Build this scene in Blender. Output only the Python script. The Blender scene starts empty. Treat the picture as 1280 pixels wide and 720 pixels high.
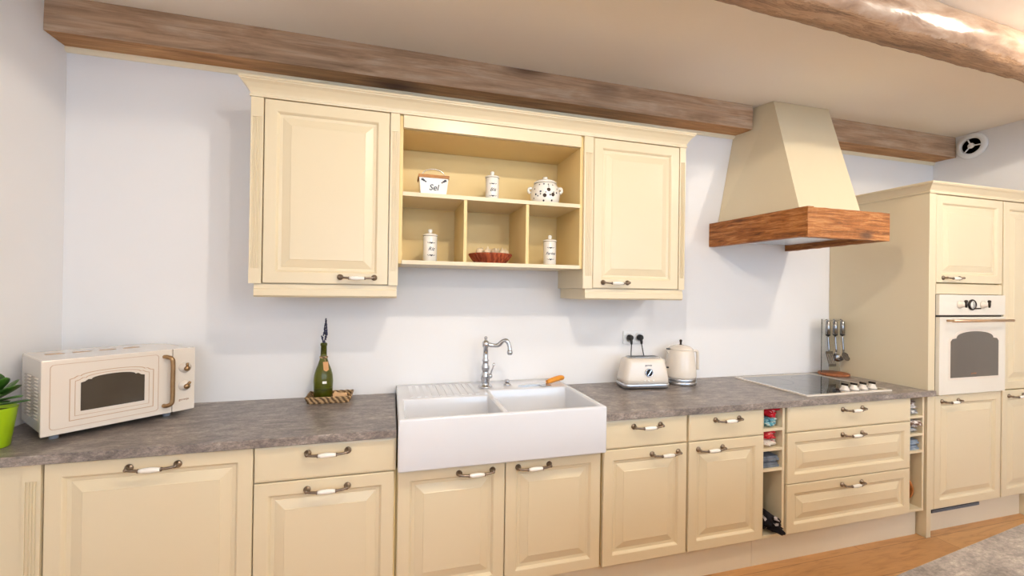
import bpy, bmesh, math, random
from mathutils import Vector, Matrix, noise
from math import pi, sin, cos, radians as R
random.seed(7)
SC = bpy.context.scene
COL = SC.collection
DEP = lambda: bpy.context.evaluated_depsgraph_get()

# ------------------------------------------------------------------ materials
def srgb(r, g, b):
    f = lambda c: (c/255/12.92) if c/255 <= .04045 else ((c/255+.055)/1.055)**2.4
    return (f(r), f(g), f(b), 1)

class NT:
    def __init__(s, name):
        s.m = bpy.data.materials.new(name); s.m.use_nodes = True
        s.t = s.m.node_tree; s.b = s.t.nodes['Principled BSDF']
    def n(s, typ, **kw):
        nd = s.t.nodes.new(typ)
        for k, v in kw.items():
            if k in nd.inputs.keys(): nd.inputs[k].default_value = v
            else: setattr(nd, k, v)
        return nd
    def l(s, a, b): s.t.links.new(a, b)
    def ramp(s, fac, stops):
        r = s.n('ShaderNodeValToRGB'); el = r.color_ramp.elements
        while len(el) < len(stops): el.new(.5)
        for e, (p, c) in zip(el, stops): e.position = p; e.color = c
        s.l(fac, r.inputs['Fac']); return r.outputs['Color']
    def coords(s, scale=(1, 1, 1), kind='Object'):
        tc = s.n('ShaderNodeTexCoord'); mp = s.n('ShaderNodeMapping')
        mp.inputs['Scale'].default_value = scale
        s.l(tc.outputs[kind], mp.inputs['Vector']); return mp.outputs['Vector']
    def noise(s, vec, scale, detail=5, rough=.55, dist=0):
        t = s.n('ShaderNodeTexNoise'); t.inputs['Scale'].default_value = scale
        t.inputs['Detail'].default_value = detail; t.inputs['Roughness'].default_value = rough
        t.inputs['Distortion'].default_value = dist
        s.l(vec, t.inputs['Vector']); return t.outputs['Fac']
    def mix(s, fac, a, b, mode='MIX'):
        m = s.n('ShaderNodeMix', data_type='RGBA', blend_type=mode)
        for sock, v in ((m.inputs[0], fac), (m.inputs[6], a), (m.inputs[7], b)):
            if hasattr(v, 'is_linked') or hasattr(v, 'links'): s.l(v, sock)
            else: sock.default_value = v
        return m.outputs[2]
    def bump(s, h, strength=.2, dist=.004):
        b = s.n('ShaderNodeBump'); b.inputs['Strength'].default_value = strength
        b.inputs['Distance'].default_value = dist
        s.l(h, b.inputs['Height']); s.l(b.outputs['Normal'], s.b.inputs['Normal'])
    def set(s, color=None, rough=.5, metal=0, spec=.5, coat=0, trans=0, alpha=None, ior=None):
        if color is not None:
            if hasattr(color, 'links'): s.l(color, s.b.inputs['Base Color'])
            else: s.b.inputs['Base Color'].default_value = color
        s.b.inputs['Roughness'].default_value = rough; s.b.inputs['Metallic'].default_value = metal
        s.b.inputs['Specular IOR Level'].default_value = spec
        s.b.inputs['Coat Weight'].default_value = coat; s.b.inputs['Coat Roughness'].default_value = .08
        s.b.inputs['Transmission Weight'].default_value = trans
        if ior: s.b.inputs['IOR'].default_value = ior
        return s.m

def paint(name, c, rough=.4, var=.04, scale=6, spec=.4, coat=0, bump=0):
    t = NT(name); v = t.coords()
    f = t.noise(v, scale, 3)
    dk = tuple(x*(1-var) for x in c[:3])+(1,)
    col = t.ramp(f, [(.3, dk), (.7, c)])
    if bump: t.bump(t.noise(v, 180, 3), bump, .001)
    return t.set(col, rough, 0, spec, coat)

def metal(name, c, rough=.25, var=.1):
    t = NT(name); v = t.coords()
    f = t.noise(v, 40, 3)
    col = t.ramp(f, [(.3, tuple(x*(1-var) for x in c[:3])+(1,)), (.7, c)])
    return t.set(col, rough, 1)

M = {}
M['cream'] = paint('cream_lacquer', srgb(224, 209, 178), .32, .02, 3, .45)
M['cream_in'] = paint('cream_warm_lit', srgb(230, 204, 146), .45, .02, 3, .35)  # cream with the interior's warm light and bounce put into the colour
M['plinth'] = paint('plinth_lacquer', srgb(228, 218, 198), .35, .02, 3)
M['appliance'] = paint('cream_enamel', srgb(230, 219, 206), .16, .01, 3, .5, .3)
M['oven_enamel'] = paint('ivory_enamel', srgb(230, 224, 212), .16, .01, 3, .5, .3)
M['wall'] = paint('white_wall_paint', srgb(240, 238, 238), .8, .02, 2, .2, 0, .04)
M['ceil'] = paint('beige_ceiling_paint', srgb(248, 240, 228), .85, .02, 1.5, .2)
M['trim'] = paint('cream_trim_paint', srgb(240, 226, 196), .5, .02, 4)
M['ceramic'] = paint('white_fireclay', srgb(222, 223, 228), .1, .01, 3, .55, .4)
M['porcelain'] = paint('white_porcelain', srgb(240, 236, 228), .15, .03, 20, .5, .3)
M['white_plastic'] = paint('white_plastic', srgb(240, 240, 240), .3, .01)
M['black_plastic'] = paint('black_plastic', srgb(28, 27, 28), .35, .1)
M['grey_rubber'] = paint('grey_rubber', srgb(140, 145, 155), .5, .05)
M['dark_gap'] = paint('dark_grille', srgb(48, 50, 58), .5, .1)
M['vent_dark'] = paint('dark_vent_duct', srgb(86, 78, 60), .8, .2)
M['ink'] = paint('dark_blue_ink', srgb(38, 40, 56), .4, .1)
M['pale_print'] = paint('pale_tan_print', srgb(196, 164, 134), .4, .05)
M['brown_ink'] = paint('bronze_print', srgb(150, 105, 75), .4, .05)
M['hole'] = paint('hole_shade', srgb(58, 36, 18), .5, .1)  # dark spots standing for the shade inside the pot's holes
M['chrome'] = metal('chrome', (.58, .60, .64, 1), .08, .03)
M['steel'] = metal('brushed_steel', (.55, .56, .58, 1), .25)
M['utensil_steel'] = metal('polished_utensil_steel', (.30, .30, .31, 1), .16, .2)
M['head_steel'] = metal('dark_reflecting_steel', (.27, .26, .26, 1), .12, .3)
M['pewter'] = metal('antique_pewter', (.30, .24, .19, 1), .32, .35)
M['bronze'] = metal('aged_bronze', (.42, .27, .14, 1), .33, .2)
M['copper'] = metal('warm_copper', (.60, .40, .25, 1), .28, .1)
M['black_metal'] = metal('black_iron', (.06, .05, .045, 1), .4, .2)
M['silver_plastic'] = metal('silver_trim', (.62, .65, .70, 1), .3, .03)
M['orange_wood'] = paint('orange_varnished_wood', srgb(226, 148, 48), .3, .15, 30)
M['lime_pot'] = paint('lime_green_glaze', srgb(168, 205, 26), .3, .03, 5)
M['soil'] = paint('dark_soil', srgb(52, 36, 28), .95, .4, 60)
M['bread'] = paint('pale_garlic_skin', srgb(226, 205, 172), .6, .15, 40)
M['kraft'] = paint('kraft_paper', srgb(205, 155, 105), .7, .1, 30)
M['soap'] = paint('pale_wood_block', srgb(224, 180, 132), .6, .12, 20)
M['lavender'] = paint('dried_lavender', srgb(62, 62, 92), .8, .4, 120)
M['stem'] = paint('dry_stem', srgb(70, 75, 60), .8, .2, 60)

def wood(name, c_dark, c_mid, c_light, stretch=(1.2, 14, 14), scale=3.0, rough=.6, knots=None, bump=.35, coat=0, spec=.35):
    t = NT(name); v = t.coords(stretch)
    f1 = t.noise(v, scale, 8, .65, .6)
    col = t.ramp(f1, [(.25, c_dark), (.5, c_mid), (.75, c_light)])
    v2 = t.coords((stretch[0]*.6, stretch[1]*2.2, stretch[2]*2.2))
    f2 = t.noise(v2, scale*1.5, 6, .7, 1.2)
    g = t.ramp(f2, [(.35, (.46, .44, .42, 1)), (.58, (1, 1, 1, 1))])
    col = t.mix(.55, col, g, 'MULTIPLY')
    if knots:
        v3 = t.coords((2.2, 5, 5))
        vo = t.n('ShaderNodeTexVoronoi'); vo.inputs['Scale'].default_value = knots
        t.l(v3, vo.inputs['Vector'])
        k = t.ramp(vo.outputs['Distance'], [(.10, (0, 0, 0, 1)), (.24, (1, 1, 1, 1))])
        dk = t.mix(.85, col, (.10, .05, .03, 1))
        col = t.mix(k, dk, col)
    t.bump(f2, bump, .004)
    return t.set(col, rough, 0, spec, coat)

M['beam_face'] = wood('weathered_beam_face', srgb(142, 112, 86), srgb(190, 156, 126), srgb(212, 188, 164), (1.0, 7, 7), 2.2, .75, .55, .5)
M['beam_under'] = wood('weathered_beam_underside', srgb(140, 98, 66), srgb(196, 146, 98), srgb(220, 176, 128), (1.0, 9, 9), 2.2, .75, .5, .5)
M['hood_wood'] = wood('reclaimed_hood_wood', srgb(78, 40, 18), srgb(184, 116, 60), srgb(232, 176, 116), (2.2, 18, 26), 2.6, .5, 1.6, 1.0)
M['hood_wood_side'] = wood('reclaimed_hood_wood_side', srgb(70, 36, 14), srgb(168, 102, 48), srgb(222, 160, 98), (18, 2.2, 26), 2.6, .5, None, 1.0)
M['board'] = wood('reddish_board', srgb(110, 60, 34), srgb(160, 96, 58), srgb(180, 116, 74), (3, 14, 14), 5, .5, None, .1)
M['lid_wood'] = wood('brown_lid_wood', srgb(140, 88, 40), srgb(186, 126, 66), srgb(204, 148, 88), (6, 30, 30), 5, .5, None, .1)
M['trivet'] = wood('round_orange_wood', srgb(150, 84, 40), srgb(196, 124, 66), srgb(214, 150, 92), (12, 12, 12), 4, .5, None, .1)

def log_material():
    t = NT('varnished_log')
    tc = t.n('ShaderNodeTexCoord'); sp = t.n('ShaderNodeSeparateXYZ'); t.l(tc.outputs['Object'], sp.inputs[0])
    v = t.coords((1.0, 9, 9)); f1 = t.noise(v, 2.4, 8, .65, 1.0)
    inner = t.ramp(f1, [(.28, srgb(112, 84, 60)), (.5, srgb(166, 130, 98)), (.75, srgb(198, 164, 130))])
    v3 = t.coords((.9, 14, 14)); f3 = t.noise(v3, 2.6, 5, .7, 2.2)
    lines = t.ramp(f3, [(.44, (1, 1, 1, 1)), (.5, (.42, .36, .30, 1)), (.56, (1, 1, 1, 1))])
    inner = t.mix(.7, inner, lines, 'MULTIPLY')
    v2 = t.coords((1.5, 6, 6)); f2 = t.noise(v2, 3, 6, .6, .4)
    outer = t.ramp(f2, [(.3, srgb(112, 84, 64)), (.5, srgb(160, 132, 110)), (.72, srgb(186, 166, 148))])
    # the side facing the room keeps its pale outer skin, the sawn underside shows the grain
    a = t.n('ShaderNodeMath', operation='MULTIPLY_ADD'); t.l(sp.outputs['Y'], a.inputs[0]); a.inputs[1].default_value = 9.0; a.inputs[2].default_value = .76
    nz = t.noise(t.coords((3, 3, 3)), 3.2, 6, .7, .3)
    s = t.n('ShaderNodeMath', operation='MULTIPLY_ADD'); t.l(nz, s.inputs[0]); s.inputs[1].default_value = .6; t.l(a.outputs[0], s.inputs[2])
    k = t.ramp(s.outputs[0], [(.52, (0, 0, 0, 1)), (.58, (1, 1, 1, 1))])
    col = t.mix(k, outer, inner)
    rr = t.n('ShaderNodeMapRange'); t.l(k, rr.inputs[0]); rr.inputs[3].default_value = .28; rr.inputs[4].default_value = .6
    m = t.set(col, .3, 0, .5, .12)
    t.l(rr.outputs[0], t.b.inputs['Roughness'])
    t.bump(f2, .5, .008)
    return m
M['log'] = log_material()

def worktop_material():
    t = NT('stone_laminate'); v = t.coords((4.5, 10, 10))
    f1 = t.noise(v, 2.2, 11, .76, .35)
    col = t.ramp(f1, [(.30, srgb(92, 86, 83)), (.44, srgb(126, 117, 112)), (.56, srgb(152, 141, 134)), (.70, srgb(196, 184, 173))])
    v2 = t.coords((24, 36, 36)); f2 = t.noise(v2, 3.6, 6, .78, .2)
    sp = t.ramp(f2, [(.40, (.55, .55, .58, 1)), (.52, (.95, .95, .95, 1)), (.64, (1.25, 1.23, 1.2, 1))])
    col = t.mix(.8, col, sp, 'MULTIPLY')
    t.bump(f2, .06, .001)
    return t.set(col, .33, 0, .45)
M['worktop'] = worktop_material()

def floor_material():
    t = NT('oak_planks')
    v = t.coords((1, 1, 1))
    br = t.n('ShaderNodeTexBrick')
    br.inputs['Scale'].default_value = 1; br.inputs['Brick Width'].default_value = 1.6; br.inputs['Row Height'].default_value = .19
    br.inputs['Mortar Size'].default_value = .0012; br.offset = .37
    br.inputs['Color1'].default_value = srgb(190, 142, 92); br.inputs['Color2'].default_value = srgb(206, 160, 108)
    br.inputs['Mortar'].default_value = srgb(120, 80, 48)
    t.l(v, br.inputs['Vector'])
    f = t.noise(t.coords((1.6, 11, 11)), 2.0, 8, .65, 1.4)
    g = t.ramp(f, [(.3, (.66, .60, .54, 1)), (.5, (.96, .95, .94, 1)), (.75, (1.12, 1.1, 1.08, 1))])
    col = t.mix(.9, br.outputs['Color'], g, 'MULTIPLY')
    return t.set(col, .38, 0, .4)
M['floor'] = floor_material()

def glass(name, c, rough=.03, tr=.9, alpha=1):
    t = NT(name); v = t.coords(); f = t.noise(v, 8, 2)
    col = t.ramp(f, [(.3, tuple(x*.96 for x in c[:3])+(1,)), (.7, c)])
    return t.set(col, rough, 0, .5, 0, tr, ior=1.45)
M['bottle_glass'] = glass('olive_bottle_glass', srgb(120, 125, 30), .05, .75)
M['clear_glass'] = glass('clear_glass', (.93, .95, .95, 1), .01, 1)
M['smoked_glass'] = paint('smoked_oven_glass', srgb(74, 68, 62), .08, .25, 7, .6, .5)
M['hob_glass'] = paint('black_ceramic_glass', srgb(30, 31, 36), .05, .05, 5, .6, .6)
M['blade'] = metal('pale_blade_steel', (.66, .67, .68, 1), .22, .05)

def wicker(name, c1, c2, sc=(1, 1, 1), scale=220):
    t = NT(name); v = t.coords(sc)
    w = t.n('ShaderNodeTexWave', wave_type='BANDS', bands_direction='DIAGONAL'); w.inputs['Scale'].default_value = scale/4
    w.inputs['Distortion'].default_value = 3; w.inputs['Detail'].default_value = 2
    t.l(v, w.inputs['Vector'])
    col = t.ramp(w.outputs['Fac'], [(.2, c1), (.8, c2)])
    t.bump(w.outputs['Fac'], .8, .004)
    return t.set(col, .7)
M['rush'] = wicker('woven_rush', srgb(104, 76, 48), srgb(196, 162, 118), (1, 1, 1), 100)
M['red_wicker'] = wicker('red_brown_wicker', srgb(140, 58, 30), srgb(180, 88, 50), (1, 1, 1), 90)
M['grille_mesh'] = wicker('dark_filter_mesh', srgb(84, 80, 62), srgb(120, 114, 92), (1, 1, 1), 300)

def leaf_material():
    t = NT('succulent_leaf'); f = t.noise(t.coords(), 22, 3)
    col = t.ramp(f, [(.3, srgb(26, 62, 16)), (.7, srgb(72, 122, 36))])
    return t.set(col, .35, 0, .5)
M['leaf'] = leaf_material()

def cloth(name, stops, scale=25, vor=False):
    t = NT(name); v = t.coords()
    if vor:
        vo = t.n('ShaderNodeTexVoronoi'); vo.inputs['Scale'].default_value = scale; t.l(v, vo.inputs['Vector'])
        f = vo.outputs['Color']; sep = t.n('ShaderNodeSeparateColor'); t.l(f, sep.inputs[0]); f = sep.outputs[0]
    else: f = t.noise(v, scale, 3, .5, .5)
    r = t.ramp(f, stops)
    return t.set(r, .85, 0, .2)
M['red_cloth'] = cloth('red_cloth', [(.42, srgb(176, 22, 34)), (.62, srgb(196, 40, 52)), (.68, srgb(228, 170, 170))], 30)
M['red_cloth2'] = cloth('faded_red_cloth', [(.42, srgb(188, 40, 50)), (.58, srgb(206, 78, 80)), (.66, srgb(232, 200, 190))], 34)
M['teal_cloth'] = cloth('teal_print_cloth', [(.35, srgb(54, 112, 130)), (.5, srgb(112, 168, 178)), (.62, srgb(226, 226, 214))], 40)
M['floral_cloth'] = cloth('pale_floral_cloth', [(.4, srgb(222, 206, 186)), (.55, srgb(236, 228, 214)), (.66, srgb(176, 70, 66))], 60)
M['grey_napkin'] = cloth('grey_blue_napkin', [(.3, srgb(92, 100, 114)), (.7, srgb(134, 142, 156))], 20)
M['blue_napkin'] = cloth('pale_blue_napkin', [(.3, srgb(110, 128, 150)), (.7, srgb(160, 172, 188))], 20)
M['black_cloth'] = cloth('black_white_print', [(.0, srgb(24, 22, 28)), (.68, srgb(30, 28, 34)), (.74, srgb(190, 184, 188))], 48, True)
M['brown_cloth'] = cloth('brown_white_print', [(.40, srgb(96, 70, 60)), (.5, srgb(150, 126, 110)), (.58, srgb(232, 226, 222))], 34)
M['white_cloth'] = cloth('grey_white_print', [(.40, srgb(122, 124, 130)), (.52, srgb(214, 212, 210)), (.7, srgb(238, 236, 232))], 40)

# ------------------------------------------------------------------ geometry helpers
def BM(): return bmesh.new()

def box(bm, x0, x1, y0, y1, z0, z1, mi=0):
    vs = [bm.verts.new(p) for p in ((x0,y0,z0),(x1,y0,z0),(x1,y1,z0),(x0,y1,z0),(x0,y0,z1),(x1,y0,z1),(x1,y1,z1),(x0,y1,z1))]
    fs = []
    for q in ((0,3,2,1),(4,5,6,7),(0,1,5,4),(1,2,6,5),(2,3,7,6),(3,0,4,7)):
        f = bm.faces.new([vs[i] for i in q]); f.material_index = mi; fs.append(f)
    return fs

def hexa(bm, pts, mi=0):
    """8 points: bottom four counter-clockwise from above, then top four"""
    vs = [bm.verts.new(p) for p in pts]
    for q in ((0,3,2,1),(4,5,6,7),(0,1,5,4),(1,2,6,5),(2,3,7,6),(3,0,4,7)):
        bm.faces.new([vs[i] for i in q]).material_index = mi

def prism(bm, poly, axis, a, b, mi=0):
    """poly: 2D points; axis the extrusion axis"""
    def P(p, t):
        return {'x': (t, p[0], p[1]), 'y': (p[0], t, p[1]), 'z': (p[0], p[1], t)}[axis]
    A = [bm.verts.new(P(p, a)) for p in poly]; B = [bm.verts.new(P(p, b)) for p in poly]
    n = len(poly)
    fs = [bm.faces.new(A), bm.faces.new(B[::-1])]
    for i in range(n): fs.append(bm.faces.new((A[i], B[i], B[(i+1) % n], A[(i+1) % n])))
    for f in fs: f.material_index = mi
    bmesh.ops.recalc_face_normals(bm, faces=fs)
    return fs

def loops(bm, x0, x1, z0, z1, prof, y=0, mi=0, cap=True):
    """concentric mitred rectangles on a front facing -Y: prof = [(inset, depth)]"""
    prev = None
    for ins, d in prof:
        cur = [bm.verts.new(p) for p in ((x0+ins,y+d,z0+ins),(x1-ins,y+d,z0+ins),(x1-ins,y+d,z1-ins),(x0+ins,y+d,z1-ins))]
        if prev:
            for i in range(4):
                bm.faces.new((prev[i], prev[(i+1)%4], cur[(i+1)%4], cur[i])).material_index = mi
        else:
            bm.faces.new(cur[::-1]).material_index = mi
        prev = cur
    if cap: bm.faces.new(prev).material_index = mi

PANEL = [(0,.02),(0,.0035),(.003,0),(.049,0),(.0525,.0025),(.059,.0115),(.072,.0130),(.0735,.0115),(.106,.0020),(.108,.0002)]
SLAB = [(0,.02),(0,.005),(.003,.002),(.010,0)]

def lathe(bm, prof, c=(0,0,0), seg=32, axis='z', mi=0, smooth=True):
    rings = []
    for r, h in prof:
        ring = []
        if r < 1e-6:
            v = {'z': (0,0,h), 'y': (0,h,0), 'x': (h,0,0)}[axis]
            ring = [bm.verts.new(Vector(c)+Vector(v))]
        else:
            for i in range(seg):
                a = 2*pi*i/seg
                v = {'z': (r*cos(a), r*sin(a), h), 'y': (r*cos(a), h, r*sin(a)), 'x': (h, r*cos(a), r*sin(a))}[axis]
                ring.append(bm.verts.new(Vector(c)+Vector(v)))
        rings.append(ring)
    fs = []
    for A, B in zip(rings, rings[1:]):
        if len(A) == 1 and len(B) == 1: continue
        for i in range(seg):
            j = (i+1) % seg
            if len(A) == 1: fs.append(bm.faces.new((A[0], B[j], B[i])))
            elif len(B) == 1: fs.append(bm.faces.new((A[i], A[j], B[0])))
            else: fs.append(bm.faces.new((A[i], A[j], B[j], B[i])))
    if len(rings[0]) > 1: fs.append(bm.faces.new(rings[0][::-1]))
    if len(rings[-1]) > 1: fs.append(bm.faces.new(rings[-1]))
    for f in fs: f.material_index = mi; f.smooth = smooth and len(f.verts) <= 4
    bmesh.ops.recalc_face_normals(bm, faces=fs)
    return fs

def tube(bm, pts, rad, seg=12, mi=0):
    pts = [Vector(p) for p in pts]
    if not isinstance(rad, (list, tuple)): rad = [rad]*len(pts)
    rings = []; up = None
    for i, p in enumerate(pts):
        t = (pts[min(i+1, len(pts)-1)]-pts[max(i-1, 0)]).normalized()
        if up is None: up = t.orthogonal().normalized()
        up = (up-t*up.dot(t)).normalized(); s = t.cross(up)
        rings.append([bm.verts.new(p+(up*cos(2*pi*k/seg)+s*sin(2*pi*k/seg))*rad[i]) for k in range(seg)])
    fs = []
    for A, B in zip(rings, rings[1:]):
        for k in range(seg): fs.append(bm.faces.new((A[k], A[(k+1)%seg], B[(k+1)%seg], B[k])))
    for f in fs: f.smooth = True
    fs += [bm.faces.new(rings[0][::-1]), bm.faces.new(rings[-1])]
    for f in fs: f.material_index = mi
    bmesh.ops.recalc_face_normals(bm, faces=fs)

def curve_pts(ctrl, n=8):
    """Catmull-Rom through the control points"""
    c = [Vector(p) for p in ctrl]; c = [2*c[0]-c[1]]+c+[2*c[-1]-c[-2]]
    out = []
    for i in range(1, len(c)-2):
        for k in range(n):
            t = k/n; a, b, d, e = c[i-1], c[i], c[i+1], c[i+2]
            out.append(.5*((2*b)+(d-a)*t+(2*a-5*b+4*d-e)*t*t+(-a+3*b-3*d+e)*t**3))
    out.append(c[-2]); return out

def bevel(bm, w, seg=2, ang=30):
    es = [e for e in bm.edges if len(e.link_faces) == 2 and e.calc_face_angle(0) > R(ang)]
    bmesh.ops.bevel(bm, geom=es, offset=w, segments=seg, profile=.5, affect='EDGES', clamp_overlap=True)

def merge(bm, other, mi):
    """take another bmesh's faces over as surface pattern with material slot mi"""
    mp = {v: bm.verts.new(v.co) for v in other.verts}
    for f in other.faces: bm.faces.new([mp[v] for v in f.verts]).material_index = mi
    other.free()

def mesh_of(name, bm, mats):
    me = bpy.data.meshes.new(name); bm.to_mesh(me); bm.free()
    for m in (mats if isinstance(mats, (list, tuple)) else [mats]): me.materials.append(M[m] if isinstance(m, str) else m)
    return me

def obj(name, bm, mats, parent=None, local=False, loc=None):
    """one mesh object; world-coordinate geometry is shifted into its parent's frame unless local"""
    if parent is not None and not local:
        off = Vector(parent.location); q = parent.parent
        while q: off = off+Vector(q.location); q = q.parent
        bmesh.ops.translate(bm, verts=bm.verts[:], vec=-off)
    if parent is None and loc is not None and not local:
        bmesh.ops.translate(bm, verts=bm.verts[:], vec=-Vector(loc))
    o = bpy.data.objects.new(name, mesh_of(name, bm, mats)); COL.objects.link(o)
    if parent is not None: o.parent = parent
    if loc is not None: o.location = loc
    return o

def inst(name, me, parent, loc=(0,0,0), rot=None):
    o = bpy.data.objects.new(name, me); COL.objects.link(o); o.parent = parent
    off = Vector(parent.location) if parent.type != 'EMPTY' and parent.parent is None else Vector((0,0,0))
    o.location = loc
    if rot: o.rotation_euler = rot
    return o

def tag(o, label, cat, group=None, kind=None):
    o['label'] = label; o['category'] = cat
    if group: o['group'] = group
    if kind: o['kind'] = kind
    return o

def thing(name, label, cat, loc=(0,0,0), rz=0, group=None):
    o = bpy.data.objects.new(name, None); COL.objects.link(o); o.empty_display_size = .05
    o.location = loc; o.rotation_euler = (0, 0, rz)
    return tag(o, label, cat, group)

def struct(name, bm, mat):
    o = obj(name, bm, mat); o['kind'] = 'structure'; return o

def text_bm(body, size, depth=.0006, shear=0, spacing=1.0):
    cu = bpy.data.curves.new('lettering', 'FONT'); cu.body = body; cu.size = size; cu.shear = shear
    cu.align_x = 'CENTER'; cu.align_y = 'CENTER'; cu.extrude = depth; cu.offset = size*.012; cu.space_character = spacing; cu.resolution_u = 3
    o = bpy.data.objects.new('lettering', cu); COL.objects.link(o)
    me = bpy.data.meshes.new_from_object(o.evaluated_get(DEP()))
    bm = bmesh.new(); bm.from_mesh(me)
    bpy.data.objects.remove(o); bpy.data.meshes.remove(me); bpy.data.curves.remove(cu)
    # text lies in XY facing +Z; stand it up facing -Y
    bmesh.ops.rotate(bm, verts=bm.verts[:], cent=(0,0,0), matrix=Matrix.Rotation(pi/2, 3, 'X'))
    return bm

# ------------------------------------------------------------------ main dimensions (metres)
YW = .622          # wall behind the kitchen
XL, XR = -1.485, 4.23
ZC = 2.725
YB = -4.2          # where the modelled room stops behind the camera
B = [-1.1644, -.5266, 0, .9469, 1.417, 1.8877, 2.0489, 2.9867, 3.1124]
ZT, ZB, ZP = .9, .866, .168
ZD = .723          # split between drawer and door

# ------------------------------------------------------------------ setting
bm = BM(); box(bm, XL-.1, XR+.1, YB, YW+.1, -.05, 0); struct('floor', bm, 'floor')
bm = BM(); box(bm, XL-.1, XR+.1, YB, YW+.1, ZC, ZC+.05); struct('ceiling', bm, 'ceil')
bm = BM(); box(bm, XL-.1, XR+.1, YW, YW+.1, 0, ZC); struct('wall_back', bm, 'wall')
bm = BM(); box(bm, XL-.1, XL, YB, YW, 0, ZC); struct('wall_left', bm, 'wall')
bm = BM(); box(bm, XR, XR+.1, YB, YW, 0, ZC); struct('wall_right', bm, 'wall')
bm = BM()
for a, b, c, d in ((XL-.1, -1.1, 0, ZC), (.7, 1.7, 0, ZC), (4.0, XR+.1, 0, ZC), (-1.1, .7, 0, 1.0), (-1.1, .7, 2.45, ZC), (1.7, 4.0, 0, 1.0), (1.7, 4.0, 2.45, ZC)): box(bm, a, b, YB-.2, YB, c, d)
struct('added_wall_front', bm, 'wall')  # unseen wall, added to block low daylight; openings placed for their light
BEAM_Z = 2.566; BEAM_Y = .48
for i, (a, b) in enumerate(((XL, 2.26), (2.72, XR))):
    bm = BM(); prism(bm, [(YW, BEAM_Z-.024), (YW-.008, BEAM_Z-.024), (YW-.016, BEAM_Z-.012), (YW-.016, BEAM_Z-.001), (YW, BEAM_Z-.001)], 'x', a, b)
    struct('trim_%d' % (i+1), bm, 'trim')

def rough_beam(x0, x1, y0, y1, z0, z1, n, amp, seed):
    """hewn beam along X: gently waving arrises"""
    bm = BM(); rings = []
    sec = []
    K = 5
    for k in range(K): sec.append((y0+(y1-y0)*k/K, z0, 1))       # underside
    for k in range(K): sec.append((y1, z0+(z1-z0)*k/K, 0))
    for k in range(K): sec.append((y1+(y0-y1)*k/K, z1, 0))
    for k in range(K): sec.append((y0, z1+(z0-z1)*k/K, 0))
    for i in range(n+1):
        x = x0+(x1-x0)*i/n; ring = []
        for (y, z, u) in sec:
            a = noise.noise(Vector((x*1.7+seed, y*9, z*9)))*amp + noise.noise(Vector((x*7+seed, y*20, z*20)))*amp*.35
            yy = y+(a if y < y1-.001 else 0); zz = z+(-abs(a)*.0+a*.6 if z < z1-.001 else 0)
            ring.append(bm.verts.new((x, min(yy, y1), min(zz, z1))))
        rings.append(ring)
    m = len(sec)
    for A, Bq in zip(rings, rings[1:]):
        for k in range(m):
            f = bm.faces.new((A[k], Bq[k], Bq[(k+1)%m], A[(k+1)%m])); f.material_index = 1 if k < K else 0
    bm.faces.new(rings[0][::-1]); bm.faces.new(rings[-1])
    bmesh.ops.recalc_face_normals(bm, faces=bm.faces[:])
    return bm
o = obj('ceiling_beam', rough_beam(XL+.001, 2.268, BEAM_Y, YW-.001, BEAM_Z, ZC-.001, 120, .004, 1.0), ['beam_face', 'beam_under'])
tag(o, 'long weathered wooden beam along the wall above the upper cabinets, ending at the cooker hood', 'beam', 'ceiling beams')
o = obj('ceiling_beam', rough_beam(2.835, XR-.001, BEAM_Y-.005, YW-.001, BEAM_Z, ZC-.001, 50, .004, 9.0), ['beam_face', 'beam_under'])
tag(o, 'short weathered wooden beam section right of the cooker hood, ending at the round vent', 'beam', 'ceiling beams')

# round log nearer the camera
bm = BM(); n, seg = 260, 40; r0 = .092; rings = []
L0, L1 = -1.45, XR+.05
for i in range(n+1):
    x = L0+(L1-L0)*i/n; ring = []
    for k in range(seg):
        a = 2*pi*k/seg
        r = r0*(1+.07*noise.noise(Vector((x*1.1, cos(a)*1.2, sin(a)*1.2+3)))+.045*noise.noise(Vector((x*8, cos(a)*2.5, sin(a)*2.5)))+.032*noise.noise(Vector((x*24, cos(a)*4, sin(a)*4))))
        y, z = r*cos(a), r*sin(a)
        if y > .045: y = .045+(y-.045)*.75          # sawn face towards the wall
        ring.append(bm.verts.new((x, y, min(z, .084))))
    rings.append(ring)
for A, Bq in zip(rings, rings[1:]):
    for k in range(seg):
        f = bm.faces.new((A[k], A[(k+1)%seg], Bq[(k+1)%seg], Bq[k])); f.smooth = True
bm.faces.new(rings[0]); bm.faces.new(rings[-1][::-1]); bmesh.ops.recalc_face_normals(bm, faces=bm.faces[:])
o = obj('ceiling_beam', bm, 'log', local=True); o.location = (0, -.601, 2.64); o.rotation_euler = (0, 0, R(2.0))
# keep its ends inside the room
tag(o, 'round varnished log beam crossing the ceiling at the upper right, in front of the hood', 'beam', 'ceiling beams')

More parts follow.
